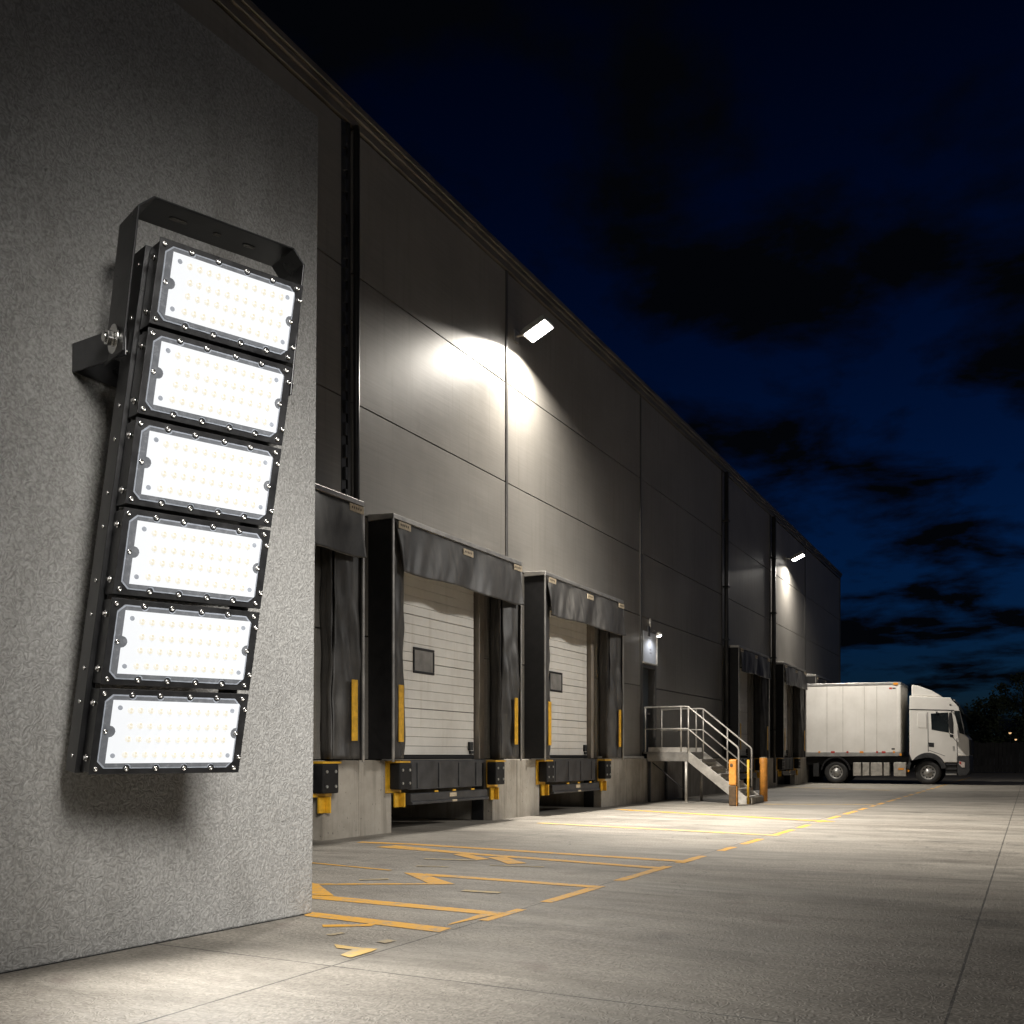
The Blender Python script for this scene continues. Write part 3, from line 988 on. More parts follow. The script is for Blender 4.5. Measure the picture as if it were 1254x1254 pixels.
# ------------------------------------------------------------------ wall lamps
def make_wall_lamp(name, label, loc, watts, throw, tilt=24, size=(0.44, 0.34)):
    t = thing(name, label, 'wall lamp', loc, 'flood lamps high on the warehouse wall')
    ax = Vector((math.cos(R(tilt)), 0, math.sin(R(tilt))))  # outward axis of the head, nose lifted
    up = Vector((-ax.z, 0, ax.x))
    yv = Vector((0, 1, 0))
    c = Vector((0.46, 0, 0))
    m = MB()
    m.obox(c + up * 0.05, (ax, yv, up), (size[0] / 2 + 0.03, size[1] / 2 + 0.03, 0.045))
    for k in range(7):
        m.obox(c + up * 0.115 + yv * (-0.15 + 0.05 * k), (ax, yv, up), (size[0] / 2 - 0.02, 0.006, 0.022))
    m.build('housing', 'galv', t, 0.012)
    m = MB()
    m.obox(c + up * -0.004, (ax, yv, up), (size[0] / 2, size[1] / 2, 0.008))
    m.build('lens', 'lamp', t, 0.006)
    m = MB()
    m.box(0.001, 0.02, -0.09, 0.09, -0.10, 0.10)
    m.tube([(0.02, 0, 0), (0.16, 0, 0.0), (0.30, 0, 0.03)], 0.022)
    m.build('arm', 'frame', t, 0.004)
    d = bpy.data.lights.new('lamp_light', 'AREA')
    d.shape = 'RECTANGLE'
    d.size, d.size_y = size
    d.energy = watts
    d.spread = R(160)
    d.color = LAMP_COL
    o = bpy.data.objects.new('lamp_light', d)
    COL.objects.link(o)
    o.parent = t
    o.location = c - up * 0.016
    o.rotation_euler = Matrix((ax, yv, up)).transposed().to_euler()
    o = spot('lamp_beam', (0, 0, 0), (0, 0, -1), throw, 100, 1.0, 0.12)   # the reflector's main throw onto the yard
    o.parent = t
    o.location = c - up * 0.17
    o.rotation_euler = Vector((0.74, 0.25, -1)).to_track_quat('-Z', 'Y').to_euler()
    return t


make_wall_lamp('wall_lamp', 'bright flood lamp on the upper wall right of the lit panel seam', (0, 15.72, 8.70), 800, 11500)
make_wall_lamp('wall_lamp', 'far flood lamp near the end corner of the warehouse', (0, 37.9, 8.62), 600, 900)

dl = thing('door_lamp', 'small lit lamp on a conduit above the entrance board', 'wall lamp', (0, 22.62, 4.06))
m = MB()
m.box(0.003, 0.05, -0.05, 0.05, -0.05, 0.20)
m.tube([(0.05, 0, 0.05), (0.14, 0.02, 0.09), (0.22, 0.05, 0.03)], 0.014)
m.build('bracket', 'darksteel', dl, 0.004)
m = MB()
m.cyl((0.03, 0.09, 0.16), (0.03, 0.09, 0.40), 0.016)
m.cyl((0.03, 0.09, 0.20), (0.03, 0.09, 0.36), 0.028)
m.build('conduit', 'rail', dl)
m = MB()
m.lathe((0.24, 0.06, 0.05), (0.35, 0.25, -1), [(0, 0.02), (0.03, 0.06), (0.08, 0.085)], 20)
m.build('shade', 'rail', dl, solid=0.004)
m = MB()
m.lathe((0.255, 0.07, 0.0), (0.35, 0.25, -1), [(0, 0.03), (0.03, 0.055), (0.06, 0.05), (0.08, 0.001)], 16)
m.build('bulb', 'lamp', dl)
o = spot('door_light', (0, 0, 0), (0, 0, -1), 12, 150, 0.6, 0.03, (0.92, 0.95, 1.0))
o.parent = dl
o.location = (0.32, 0.09, -0.11)
o.rotation_euler = Vector((-0.35, 0.05, -1)).to_track_quat('-Z', 'Y').to_euler()

# ------------------------------------------------------------------ entrance stair
st = thing('access_staircase', 'steel stair with landing and two-bar handrails up to the entrance door', 'staircase', (0, 22.9, 0))
SY0, SY1 = -0.58, 0.66                                     # near and far side (from the root)
LX, FX, LZ = 1.10, 2.50, 1.20                              # landing edge, stair foot, landing height
m = MB()
m.box(0.004, LX, SY0, SY1, LZ - 0.04, LZ)
m.build('landing_deck', 'stringer', st, 0.004)
m = MB()
for y in (SY0, SY1 - 0.03):
    m.box(0.104, LX + 0.02, y - 0.02, y + 0.03, LZ - 0.22, LZ - 0.045)
m.box(LX - 0.01, LX + 0.02, SY0 + 0.035, SY1 - 0.055, LZ - 0.22, LZ - 0.045)
m.build('landing_beam', 'stringer', st, 0.004)
for x, y in ((LX - 0.03, SY0 + 0.0), (LX - 0.03, SY1 - 0.03)):
    m = MB()
    m.cyl((x, y, 0.012), (x, y, LZ - 0.225), 0.032, 12)
    m.box(x - 0.07, x + 0.07, y - 0.07, y + 0.07, 0.002, 0.012)
    m.build('post', 'rail', st)
for x, y in ((0.16, SY0), (0.16, SY1 - 0.03), (0.62, SY1 - 0.03)):
    m = MB()
    m.box(x - 0.03, x + 0.03, y - 0.03, y + 0.03, 0.002, LZ - 0.225)
    m.build('leg', 'darksteel', st, 0.004)
m = MB()
m.tube([(0.2, SY0 + 0.1, LZ - 0.25), (1.0, SY0 + 0.1, 0.3)], 0.012)
m.build('brace', 'darksteel', st)
sl = Vector((FX - LX, 0, -(LZ - 0.02)))
for y in (SY0, SY1 - 0.045):
    m = MB()
    top = Vector((LX + 0.022, y, LZ))
    m.prism([top + Vector((0, 0, 0.02)), Vector((FX + 0.0, y, 0.16)), Vector((FX + 0.0, y, 0.004)), Vector((FX - 0.16, y, 0.004)), top + Vector((0, 0, -0.24))], (0, 0.045, 0))
    m.build('stringer', 'rail', st, 0.004)
NT = 6
for k in range(NT):
    x = LX + 0.06 + (FX - LX - 0.04) * (k + 0.0) / NT
    z = LZ - LZ * (k + 1) / (NT + 1)
    m = MB()
    m.box(x, x + 0.27, SY0 + 0.05, SY1 - 0.05, z - 0.035, z)
    m.box(x + 0.262, x + 0.275, SY0 + 0.05, SY1 - 0.05, z - 0.07, z + 0.004)
    m.build('tread', 'stringer', st, 0.003)
m = MB()
m.box(FX + 0.005, FX + 0.10, SY0 + 0.10, SY1 - 0.02, 0.002, 0.15)
m.build('bottom_step', 'dock', st, 0.008)
RZ = 1.07
for y in (SY0 + 0.02, SY1 - 0.03):
    ex = FX - 0.22
    drop = lambda x: LZ - (x - LX) * (LZ - 0.1) / (FX - LX)
    m = MB()
    m.tube([(0.02, y, LZ + RZ), (LX - 0.06, y, LZ + RZ), (LX + 0.02, y, LZ + RZ - 0.01), (ex, y, drop(ex) + RZ - 0.03), (ex + 0.03, y, drop(ex) + RZ - 0.08), (ex + 0.03, y, drop(ex) + 0.1)], 0.021)
    m.build('handrail', 'rail', st)
    m = MB()
    m.tube([(0.02, y, LZ + 0.55), (LX - 0.03, y, LZ + 0.55), (LX + 0.03, y, LZ + 0.53), (ex + 0.01, y, drop(ex) + 0.50)], 0.017)
    m.build('middle_rail', 'rail', st)
    m = MB()
    m.box(0.12, LX - 0.02, y - 0.006, y + 0.006, LZ + 0.004, LZ + 0.11)
    m.build('toe_board', 'rail', st)
    for x in (0.05, LX - 0.16, LX + 0.02):
        m = MB()
        m.tube([(x, y, LZ + 0.003 if x < LX else LZ - 0.1), (x, y, LZ + RZ)], 0.019)
        m.build('railing_post', 'rail', st)
    if y > 0:
        m = MB()
        xm = LX + 0.62
        m.tube([(xm, y, drop(xm)), (xm, y, drop(xm) + RZ)], 0.019)
        m.build('railing_post', 'rail', st)
m = MB()
m.cyl((FX + 0.03, SY0 + 0.03, 0.004), (FX + 0.03, SY0 + 0.03, 1.02), 0.028, 12)
m.build('newel_post', 'yellow', st)

# bollards
b1 = thing('bollard', 'orange post with dark scuffed foot at the near side of the stair', 'bollard', (2.43, 21.45, 0), 'orange bollards at the stair foot')
m = MB()
m.box(-0.085, 0.085, -0.085, 0.085, 0.452, 1.03)
m.build('bollard_body', 'orange', b1, 0.03, seg=3)
m = MB()
m.box(-0.083, 0.083, -0.083, 0.083, 0.002, 0.451)
m.build('bollard_foot', 'rust', b1, 0.02)
m = MB()
m.cyl((-0.02, -0.085, 0.90), (-0.02, -0.094, 0.90), 0.035, 14)
m.build('eye_bolt', 'rust', b1)
m = MB()
m.box(0.0845, 0.092, -0.06, 0.06, 0.002, 0.45)
m.build('edge_strip', 'orange', b1)
b2 = thing('bollard', 'plain round orange post at the far side of the stair', 'bollard', (2.48, 24.0, 0), 'orange bollards at the stair foot')
m = MB()
m.lathe((0, 0, 0), (0, 0, 1), [(0.002, 0.0), (0.002, 0.098), (1.02, 0.098), (1.055, 0.085), (1.06, 0.0)], 20)
m.build('bollard_body', 'orange', b2)
m = MB()
m.cyl((0, 0, 1.061), (0, 0, 1.075), 0.08, 16)
m.build('bollard_cap', 'tag', b2, 0.004)

# ------------------------------------------------------------------ big floodlight on the near wall
q = [Vector(((u - 627) / FPX, (VPV - v) / FPX, 1)) for u, v in ((197, 287), (372, 348), (108, 951), (292, 948))]
A = np.array([[q[3][i], -q[1][i], -q[2][i]] for i in range(3)])
s4, s2, s3 = np.linalg.solve(A, -np.array(q[0]))
DEP = 4.89
pc = [q[0] * DEP, q[1] * (s2 * DEP), q[2] * (s3 * DEP)]
toW = lambda p: Vector((CA * p.x - SA * p.z, SA * p.x + CA * p.z, p.y))
TL = toW(pc[0]) + Vector((CAMX, 0, EYE))
FR, FU = toW(pc[1] - pc[0]), toW(pc[0] - pc[2])
FW, FH = FR.length, FU.length
FR.normalize()
FU.normalize()
FN = FR.cross(FU).normalized()
if FN.x < 0:
    FN = -FN
root_p = TL + FR * (FW / 2) - FU * FH - FN * 0.2
fl = thing('wall_floodlight', 'huge lit six-module black floodlight tilted on the grey wall', 'floodlight', root_p)


def L(s, t, d):
    """floodlight local: s across, t down, d behind its face"""
    return TL + FR * s - FU * t - FN * d - root_p


FAX = (FR, -FU, -FN)


def lbox(m, s0, s1, t0, t1, d0, d1):
    m.obox(L((s0 + s1) / 2, (t0 + t1) / 2, (d0 + d1) / 2), FAX, ((s1 - s0) / 2, (t1 - t0) / 2, (d1 - d0) / 2))


def lprism(m, pts, d0, d1):
    m.prism([L(s, t, d0) for s, t in pts], -FN * (d1 - d0))


PITCH = FH / 6
MH = PITCH - 0.018
TOPS = [0.03, 0.205, 0.385, 0.585, 0.77, 0.955]
BOTS = [0.035, 0.225, 0.415, 0.605, 0.79, 0.955]


def notched(x0, x1, y0, y1, notch, r, n=6):
    """rectangle outline (module fractions turned to metres) with round bites at the screw places: notch = {'t': [x], 'b': [x], 'l': [y], 'r': [y]}"""
    pts = [(x0, y0)]

    def bite(cx, cy, a0, a1):
        for k in range(n + 1):
            a = R(a0 + (a1 - a0) * k / n)
            pts.append((cx + r * math.cos(a), cy + r * math.sin(a)))
    for x in sorted(notch.get('t', [])):
        bite(x, y0, 180, 0)
    pts.append((x1, y0))
    for y in sorted(notch.get('r', [])):
        bite(x1, y, 270, 90)
    pts.append((x1, y1))
    for x in sorted(notch.get('b', []), reverse=True):
        bite(x, y1, 0, -180)
    pts.append((x0, y1))
    for y in sorted(notch.get('l', []), reverse=True):
        bite(x0, y, 90, -90)
    return pts


SCREW = None
for k in range(6):
    t0 = k * PITCH + 0.009
    m = MB()
    lbox(m, 0.012, FW - 0.012, t0 + 0.004, t0 + MH - 0.004, 0.012, 0.165)
    mod = m.build('light_module', 'blackmetal', fl, 0.004)
    # cooling fins behind
    m = MB()
    for j in range(18):
        s = 0.07 + (FW - 0.14) * j / 17
        lbox(m, s - 0.004, s + 0.004, t0 + 0.01, t0 + MH - 0.01, 0.166, 0.30)
    m.build('heat_sink', 'blackmetal', mod)
    m = MB()
    lbox(m, 0.0, FW, t0, t0 + MH, 0.0, 0.012)
    m.build('front_frame', 'blackmetal', mod, 0.003)
    # translucent lens flange with bites round the screws
    bites = {'t': [x * FW for x in TOPS[1:-1]], 'b': [x * FW for x in BOTS[1:-1]]}
    fy0, fy1 = t0 + 0.030, t0 + MH - 0.030
    fx0, fx1 = 0.032, FW - 0.045
    ch = 0.035
    P = notched(fx0, fx1, fy0, fy1, bites, 0.019)
    P2 = []
    for p_ in P:                                           # cut corners where the corner screws sit
        if (abs(p_[0] - fx0) < 1e-6 or abs(p_[0] - fx1) < 1e-6) and (abs(p_[1] - fy0) < 1e-6 or abs(p_[1] - fy1) < 1e-6):
            sx = 1 if p_[0] == fx0 else -1
            sy = 1 if p_[1] == fy0 else -1
            a_, b_ = (p_[0], p_[1] + sy * ch), (p_[0] + sx * ch, p_[1])
            P2 += [a_, b_] if sx * sy > 0 else [b_, a_]
        else:
            P2.append(p_)
    m = MB()
    lprism(m, P2, -0.005, -0.0005)
    m.build('lens_flange', 'bezel_edge', mod)
    cxm, cym = (fx0 + fx1) / 2, (fy0 + fy1) / 2
    m = MB()
    lprism(m, [(cxm + (a - cxm) * 0.985, cym + (b - cym) * 0.962) for a, b in P2], -0.0085, -0.0052)
    m.build('lens_flange', 'bezel', mod)
    bx0, bx1, by0, by1 = 0.088 * FW, 0.932 * FW, t0 + 0.132 * MH, t0 + 0.868 * MH
    m = MB()
    bm_ = m.bm

    def paint(idx, n0):
        bm_.faces.ensure_lookup_table()
        for f_ in list(bm_.faces)[n0:]:
            f_.material_index = idx
    lprism(m, notched(bx0, bx1, by0, by1, {'l': [t0 + MH * 0.5], 'r': [t0 + MH * 0.5]}, 0.03), -0.012, -0.0087)
    for r_ in range(4):
        for c_ in range(11):
            cs = bx0 + (bx1 - bx0) * (0.135 + 0.755 * c_ / 10 + (0.012 if r_ in (1, 2) else 0)) + random.uniform(-.002, .002)
            ct = by0 + (by1 - by0) * (0.16 + 0.235 * r_ + (0.012 if r_ == 1 else -0.01 if r_ == 2 else 0)) + random.uniform(-.002, .002)
            n0 = len(bm_.faces)
            m.lathe(L(cs, ct, -0.0121), FN, [(0, 0.0165), (0.004, 0.0155), (0.008, 0.010), (0.0095, 0.0)], 12)
            paint(1, n0)
            n0 = len(bm_.faces)
            for dt in (-0.0085, 0.0085):
                m.cyl(L(cs, ct + dt, -0.0195), L(cs, ct + dt, -0.0225), 0.0065, 8)
            paint(2, n0)
    n0 = len(bm_.faces)
    for cs, ct in ((0.055, 0.12), (0.945, 0.12), (0.045, 0.88), (0.955, 0.88)):
        m.cyl(L(bx0 + (bx1 - bx0) * cs, by0 + (by1 - by0) * ct, -0.0122), L(bx0 + (bx1 - bx0) * cs, by0 + (by1 - by0) * ct, -0.014), 0.012, 14)
    paint(3, n0)
    m.build('led_board', ('ledboard', 'led', 'ledcore', 'bezel_edge'), mod)
    places = [(x * FW, t0 + 0.028) for x in TOPS] + [(x * FW, t0 + MH - 0.028) for x in BOTS] + [(0.034 * FW + 0.022, t0 + MH * 0.5), (0.92 * FW + 0.01, t0 + MH * 0.5), (0.982 * FW, t0 + MH * 0.2), (0.982 * FW, t0 + MH * 0.80)]
    if SCREW is None:
        sm = MB()
        sm.lathe((0, 0, 0), FN, [(0.0, 0.0125), (0.006, 0.0125), (0.009, 0.010), (0.009, 0.006), (0.004, 0.005), (0.004, 0.0)], 12)
        SCREW = sm.build('screw', 'chrome', mod)
        SCREW.location = L(*places[0], -0.001)
        places = places[1:]
    for s, t in places:
        o = SCREW.copy()
        COL.objects.link(o)
        o.parent = mod
        o.location = L(s, t, -0.009 if 0.05 * FW < s < 0.95 * FW and t0 + 0.1 < t < t0 + MH - 0.1 else -0.001)
    for t in (t0 + MH * 0.18, t0 + MH * 0.82):             # side bolts
        m = MB()
        m.cyl(L(0.0115, t, 0.085), L(0.003, t, 0.085), 0.018, 14)
        m.cyl(L(0.003, t, 0.085), L(-0.007, t, 0.085), 0.011, 6)
        m.build('side_bolt', 'chrome', mod, 0.001)
for s0 in (-0.012, FW - 0.032):
    m = MB()
    lbox(m, s0, s0 + 0.044, 0.0, FH, 0.172, 0.335)
    rl = m.build('side_rail', 'yokesteel', fl, 0.005)
    if s0 < 0:
        m = MB()
        for k in range(6):
            for f_ in (0.18, 0.82):
                m.cyl(L(s0 - 0.0005, k * PITCH + 0.009 + MH * f_, 0.235), L(s0 - 0.007, k * PITCH + 0.009 + MH * f_, 0.235), 0.0105, 10)
        m.build('rail_screw', 'chrome', rl)
FLOOD = spot('flood_beam', (0, 0, 0), (0, 0, -1), 330, 112, 1.0, 0.1, (1.0, 0.97, 0.92))
FLOOD.parent = fl
FLOOD.location = L(FW * 0.55, FH * 0.8, -0.12)
FLOOD.rotation_euler = (Vector((5.25, 3.2, 0)) - (root_p + FLOOD.location)).to_track_quat('-Z', 'Y').to_euler()
# yoke
PT, PD = 0.475, 0.30
PHI = R(4)
ev = (-math.cos(PHI), math.sin(PHI))                       # along the arm, upward, in (t, d)
ew = (math.sin(PHI), math.cos(PHI))                        # across the strap, backward


def Y(s, a, b):
    return L(s, PT + ev[0] * a + ew[0] * b, PD + ev[1] * a + ew[1] * b)


s0, s1, HT, CH, TH, HWD = -0.062, FW + 0.095, 0.745, 0.075, 0.011, 0.135
outer = [(s0, -0.10), (s0, HT - CH), (s0 + CH, HT), (s1 - CH, HT), (s1, HT - CH), (s1, -0.10)]
inner = [(s1 - TH, -0.10), (s1 - TH, HT - CH - 0.004), (s1 - CH - 0.004, HT - TH), (s0 + CH + 0.004, HT - TH), (s0 + TH, HT - CH - 0.004), (s0 + TH, -0.10)]
m = MB()
ring = outer + inner
n_ = len(outer)
fr = [m.bm.verts.new(Y(a, b, -HWD)) for a, b in ring]
bk = [m.bm.verts.new(Y(a, b, HWD)) for a, b in ring]
N2 = len(ring)
for i in range(n_ - 1):
    for vs in (fr, bk):
        m.bm.faces.new((vs[i], vs[i + 1], vs[N2 - 2 - i], vs[N2 - 1 - i]))
for i in range(N2):
    m.bm.faces.new((fr[i], fr[(i + 1) % N2], bk[(i + 1) % N2], bk[i]))
yoke = m.build('yoke', 'yokesteel', fl, 0.004)
for fs, ln in ((0.27, 0.05), (0.5, 0.022), (0.70, 0.035)):  # slots punched in the top bar: pale edges and a hole
    c_ = s0 + (s1 - s0) * fs
    pts = [(c_ + ln * math.cos(R(a)) * 0.5 + (ln * 0.5 if abs(a) < 90 or a > 270 else -ln * 0.5), 0.018 * math.sin(R(a))) for a in range(0, 360, 30)]
    m = MB()
    m.prism([Y(a, HT - TH - 0.0022, b) for a, b in pts], Y(0, -0.001, 0) - Y(0, 0, 0))
    m.build('slot', 'near_wall', yoke)
for s, sg in ((s0, -1), (s1, 1)):
    m = MB()
    m.cyl(Y(s, 0, 0), Y(s + sg * 0.012, 0, 0), 0.075, 24)
    pv = m.build('pivot_bolt', 'chrome', fl, 0.003)
    m = MB()
    m.cyl(Y(s + sg * 0.0125, 0, 0), Y(s + sg * 0.045, 0, 0), 0.042, 6)
    m.cyl(Y(s + sg * 0.046, 0, 0), Y(s + sg * 0.060, 0, 0), 0.026, 14)
    m.build('hex_head', 'chrome', pv, 0.004)
# wall bracket: two straps from the pivots back to a plate on the wall
m = MB()
UPV = Vector((0, 0, 1))
feet = []
for s in (s0 + TH + 0.010, s1 - TH - 0.010):
    p0 = Y(s, 0, 0) + root_p
    dist = (p0 - E0).dot(WN) - 0.004
    ftp = p0 - WN * dist
    feet.append(ftp)
    c_ = (p0 + WN * 0.06 + ftp) / 2 - root_p
    m.obox(c_ + Vector((0, 0, -0.01)), (WN, WT, UPV), ((dist + 0.06) / 2, 0.006, 0.078))
cc = (feet[0] + feet[1]) / 2 - root_p + WN * 0.005
m.obox(cc + Vector((0, 0, -0.01)), (WT, WN, UPV), (abs((feet[1] - feet[0]).dot(WT)) / 2 - 0.0062, 0.005, 0.078))
br = m.build('wall_bracket', 'bracketsteel', fl, 0.003)
m = MB()
for f_ in (0.12, 0.3, 0.7, 0.88):
    p_ = feet[0] + WT * (f_ * (feet[1] - feet[0]).dot(WT)) - root_p
    m.cyl(p_ + WN * 0.0105, p_ + WN * 0.022, 0.024, 6)
    m.cyl(p_ + WN * 0.0225, p_ + WN * 0.035, 0.013, 10)
m.build('anchor_bolt', 'darksteel', br)

# ------------------------------------------------------------------ truck
TY, TYW = 41.0, 2.5
tx_, tz_ = on_y(1025, 957, TY)


def T(zx, zy):
    x, z = on_y(960 + zx / 4.265, 780 + zy / 4.265, TY)
    return x, z


ZG = T(400, 757)[1]
tk = thing('box_truck', 'white box truck with a roof deflector backed up to the far dock', 'truck', (T(450, 0)[0], TY + TYW / 2, 0))
TO = Vector((T(450, 0)[0], TY + TYW / 2, 0))


def tp(zx, zy, y=0.0):
    x, z = T(zx, zy)
    return Vector((x, TY + y, z - ZG)) - TO


def tprism(pts, y0, y1, name, mat, parent=tk, bevel=0.0, seg=2):
    m = MB()
    m.prism([tp(a, b, y0) for a, b in pts], (0, y1 - y0, 0))
    return m.build(name, mat, parent, bevel, seg=seg)


box = tprism([(112, 242), (606, 230), (606, 608), (112, 612)], 0.0, TYW, 'cargo_box', 'white', bevel=0.02)
tprism([(108, 236), (612, 225), (612, 238), (108, 249)], -0.02, TYW + 0.02, 'roof_rim', 'galv', box, 0.01)
tprism([(108, 592), (612, 590), (612, 612), (108, 615)], -0.015, TYW + 0.015, 'bottom_rail', 'galv', box, 0.008)
tprism([(594, 240), (610, 240), (610, 590), (594, 590)], -0.02, TYW + 0.02, 'corner_post', 'white', box, 0.012)
tprism([(108, 250), (118, 250), (118, 592), (108, 592)], -0.015, TYW + 0.015, 'corner_post', 'galv', box, 0.006)
for zx in (225, 308, 420, 485):
    tprism([(zx - 1.5, 248), (zx + 1.5, 248), (zx + 1.5, 590), (zx - 1.5, 590)], -0.004, 0.01, 'panel_joint', 'jointgrey', box)
for i, zx in enumerate((185, 255, 332, 405, 487, 520, 575)):
    tprism([(zx - (9 if i % 2 else 5), 587), (zx + (11 if i % 2 else 5), 587), (zx + (11 if i % 2 else 5), 596), (zx - (9 if i % 2 else 5), 596)], -0.022, -0.0155, 'side_marker', 'red' if i % 3 else 'amber', box)
tprism([(604, 598), (615, 598), (615, 610), (604, 610)], -0.03, -0.0155, 'side_marker', 'amber', box)
tprism([(572, 230), (596, 229), (596, 240), (572, 241)], -0.03, -0.021, 'side_marker', 'amber', box)
tprism([(550, 254), (564, 254), (564, 263), (550, 263)], -0.005, -0.001, 'maker_mark', 'red', box)
tprism([(567, 255), (583, 255), (583, 261), (567, 261)], -0.005, -0.001, 'maker_mark', 'black', box)
tprism([(562, 571), (579, 571), (579, 579), (562, 579)], -0.005, -0.001, 'maker_mark', 'black', box)
# chassis
tprism([(110, 617), (660, 617), (660, 655), (110, 660)], 0.25, TYW - 0.25, 'chassis', 'black', bevel=0.01)
tprism([(150, 650), (180, 650), (180, 720), (150, 720)], 0.1, TYW - 0.1, 'rear_bumper', 'black', bevel=0.01)
for a, b in ((360, 402), (409, 445), (452, 512), (520, 550)):
    tprism([(a, 646), (b, 646), (b, 714), (a, 716)], 0.06, 0.55, 'storage_box', 'alu', bevel=0.012)
tk_tank = tprism([(572, 645), (638, 645), (638, 718), (572, 718)], 0.05, 0.6, 'fuel_tank', 'alu', bevel=0.03, seg=3)
tprism([(596, 675), (626, 675), (626, 684), (596, 684)], 0.042, 0.0495, 'tank_decal', 'amber', tk_tank)
tprism([(646, 684), (655, 684), (655, 694), (646, 694)], 0.02, 0.10, 'side_marker', 'amber')
# rear mudguard
arc = lambda cx, cy, r, a0, a1, n=16: [(cx + r * math.cos(R(a0 + (a1 - a0) * k / n)), cy - r * math.sin(R(a0 + (a1 - a0) * k / n))) for k in range(n + 1)]
tprism(arc(270, 692, 78, 5, 175) + arc(270, 692, 70, 175, 5), 0.0, 0.45, 'mudguard', 'rubber', bevel=0.005)
# cab
cab_pts = [(655, 296), (690, 300), (868, 306), (893, 320), (912, 352), (918, 372), (935, 440), (945, 500), (966, 520), (969, 612), (906, 612), (906, 645), (842, 645)] + arc(752, 690, 92, 24, 150, 14)[0:] + [(655, 600)]
cab = tprism(cab_pts, 0.0, TYW, 'cab', 'cab', bevel=0.06, seg=4)
tprism([(664, 300), (665, 238), (700, 243), (770, 268), (828, 302)], 0.12, TYW - 0.12, 'roof_deflector', 'cab', bevel=0.05, seg=3)
tprism([(656, 366), (888, 371), (888, 376), (656, 371)], -0.006, 0.004, 'panel_joint', 'darksteel', cab)
tprism([(868, 308), (880, 312), (922, 352), (945, 392), (938, 396), (912, 356)], -0.03, TYW + 0.03, 'sun_visor', 'glass', cab, 0.006)
tprism([(767, 390), (858, 384), (862, 490), (771, 474)], -0.008, 0.02, 'door_window', 'glass', cab, 0.006)
tprism([(888, 374), (916, 376), (944, 500), (917, 492)], -0.008, 0.02, 'quarter_window', 'glass', cab)
m = MB()
a_, b_ = tp(919, 378), tp(947, 500)
m.prism([a_ + Vector((0.012, 0.05, 0)), b_ + Vector((0.012, 0.05, 0)), b_ + Vector((0.012, TYW - 0.05, 0)), a_ + Vector((0.012, TYW - 0.05, 0))], (0.015, 0, 0.004))
m.build('windscreen', 'glass', cab)
for a, b in (((751, 384), (754, 590)), ((752, 580), (842, 612)), ((903, 520), (906, 612)), ((862, 492), (905, 540))):
    w_ = 1.6
    tprism([(a[0] - w_, a[1]), (a[0] + w_, a[1] - 1), (b[0] + w_, b[1] - 1), (b[0] - w_, b[1])], -0.004, 0.005, 'panel_joint', 'darksteel', cab)
sp_ = [(700, 386), (744, 386), (746, 466), (702, 464), (697, 455), (697, 396)]
tprism(sp_, -0.012, 0.01, 'sleeper_panel', 'cab', cab, 0.008)
tprism([(755, 541), (784, 543), (784, 566), (757, 563)], -0.01, 0.01, 'door_handle', 'black', cab, 0.006)
tprism([(882, 560), (892, 560), (892, 584), (882, 584)], -0.004, 0.005, 'door_badge', 'galv', cab)
tprism([(865, 340), (872, 340), (872, 347), (865, 347)], -0.02, 0.005, 'side_marker', 'black', cab)
tprism([(866, 385), (880, 390), (888, 440), (888, 498), (870, 492), (862, 440)], -0.36, -0.16, 'mirror', 'black', cab, 0.02)
tprism([(868, 498), (886, 500), (888, 517), (870, 514)], -0.30, -0.12, 'mirror', 'black', cab, 0.015)
tprism([(792, 380), (804, 380), (800, 390), (796, 390)], -0.05, -0.009, 'mirror_bracket', 'black', cab)
m = MB()
m.tube([tp(875, 385, -0.2), tp(878, 377, -0.02)], 0.02)
m.build('mirror_arm', 'black', cab)
tprism(arc(752, 692, 98, 10, 172) + [(640, 668), (655, 640)] + arc(752, 692, 72, 165, 10), -0.012, 0.5, 'wheel_arch', 'darksteel', cab, 0.01)
tprism([(843, 646), (905, 646), (905, 712), (846, 712)], 0.03, 0.5, 'cab_step', 'black', cab, 0.008)
for zy in (652, 676, 704):
    tprism([(844, zy), (902, zy), (902, zy + 7), (846, zy + 7)], 0.0, 0.12, 'step_edge', 'darksteel' if zy < 700 else 'galv', cab, 0.004)
bump = tprism([(906, 613), (970, 613), (972, 690), (957, 714), (912, 716), (906, 700)], -0.01, TYW + 0.01, 'front_bumper', 'darksteel', cab, 0.03)
tprism([(916, 638), (945, 644), (946, 672), (930, 672), (914, 655)], -0.025, 0.05, 'headlight', 'headlight', cab, 0.008)
tprism([(916, 640), (926, 642), (926, 656), (917, 652)], -0.03, -0.024, 'indicator', 'red', cab)
tprism([(966, 524), (974, 530), (976, 600), (969, 606)], 0.1, TYW - 0.1, 'grille', 'black', cab, 0.01)


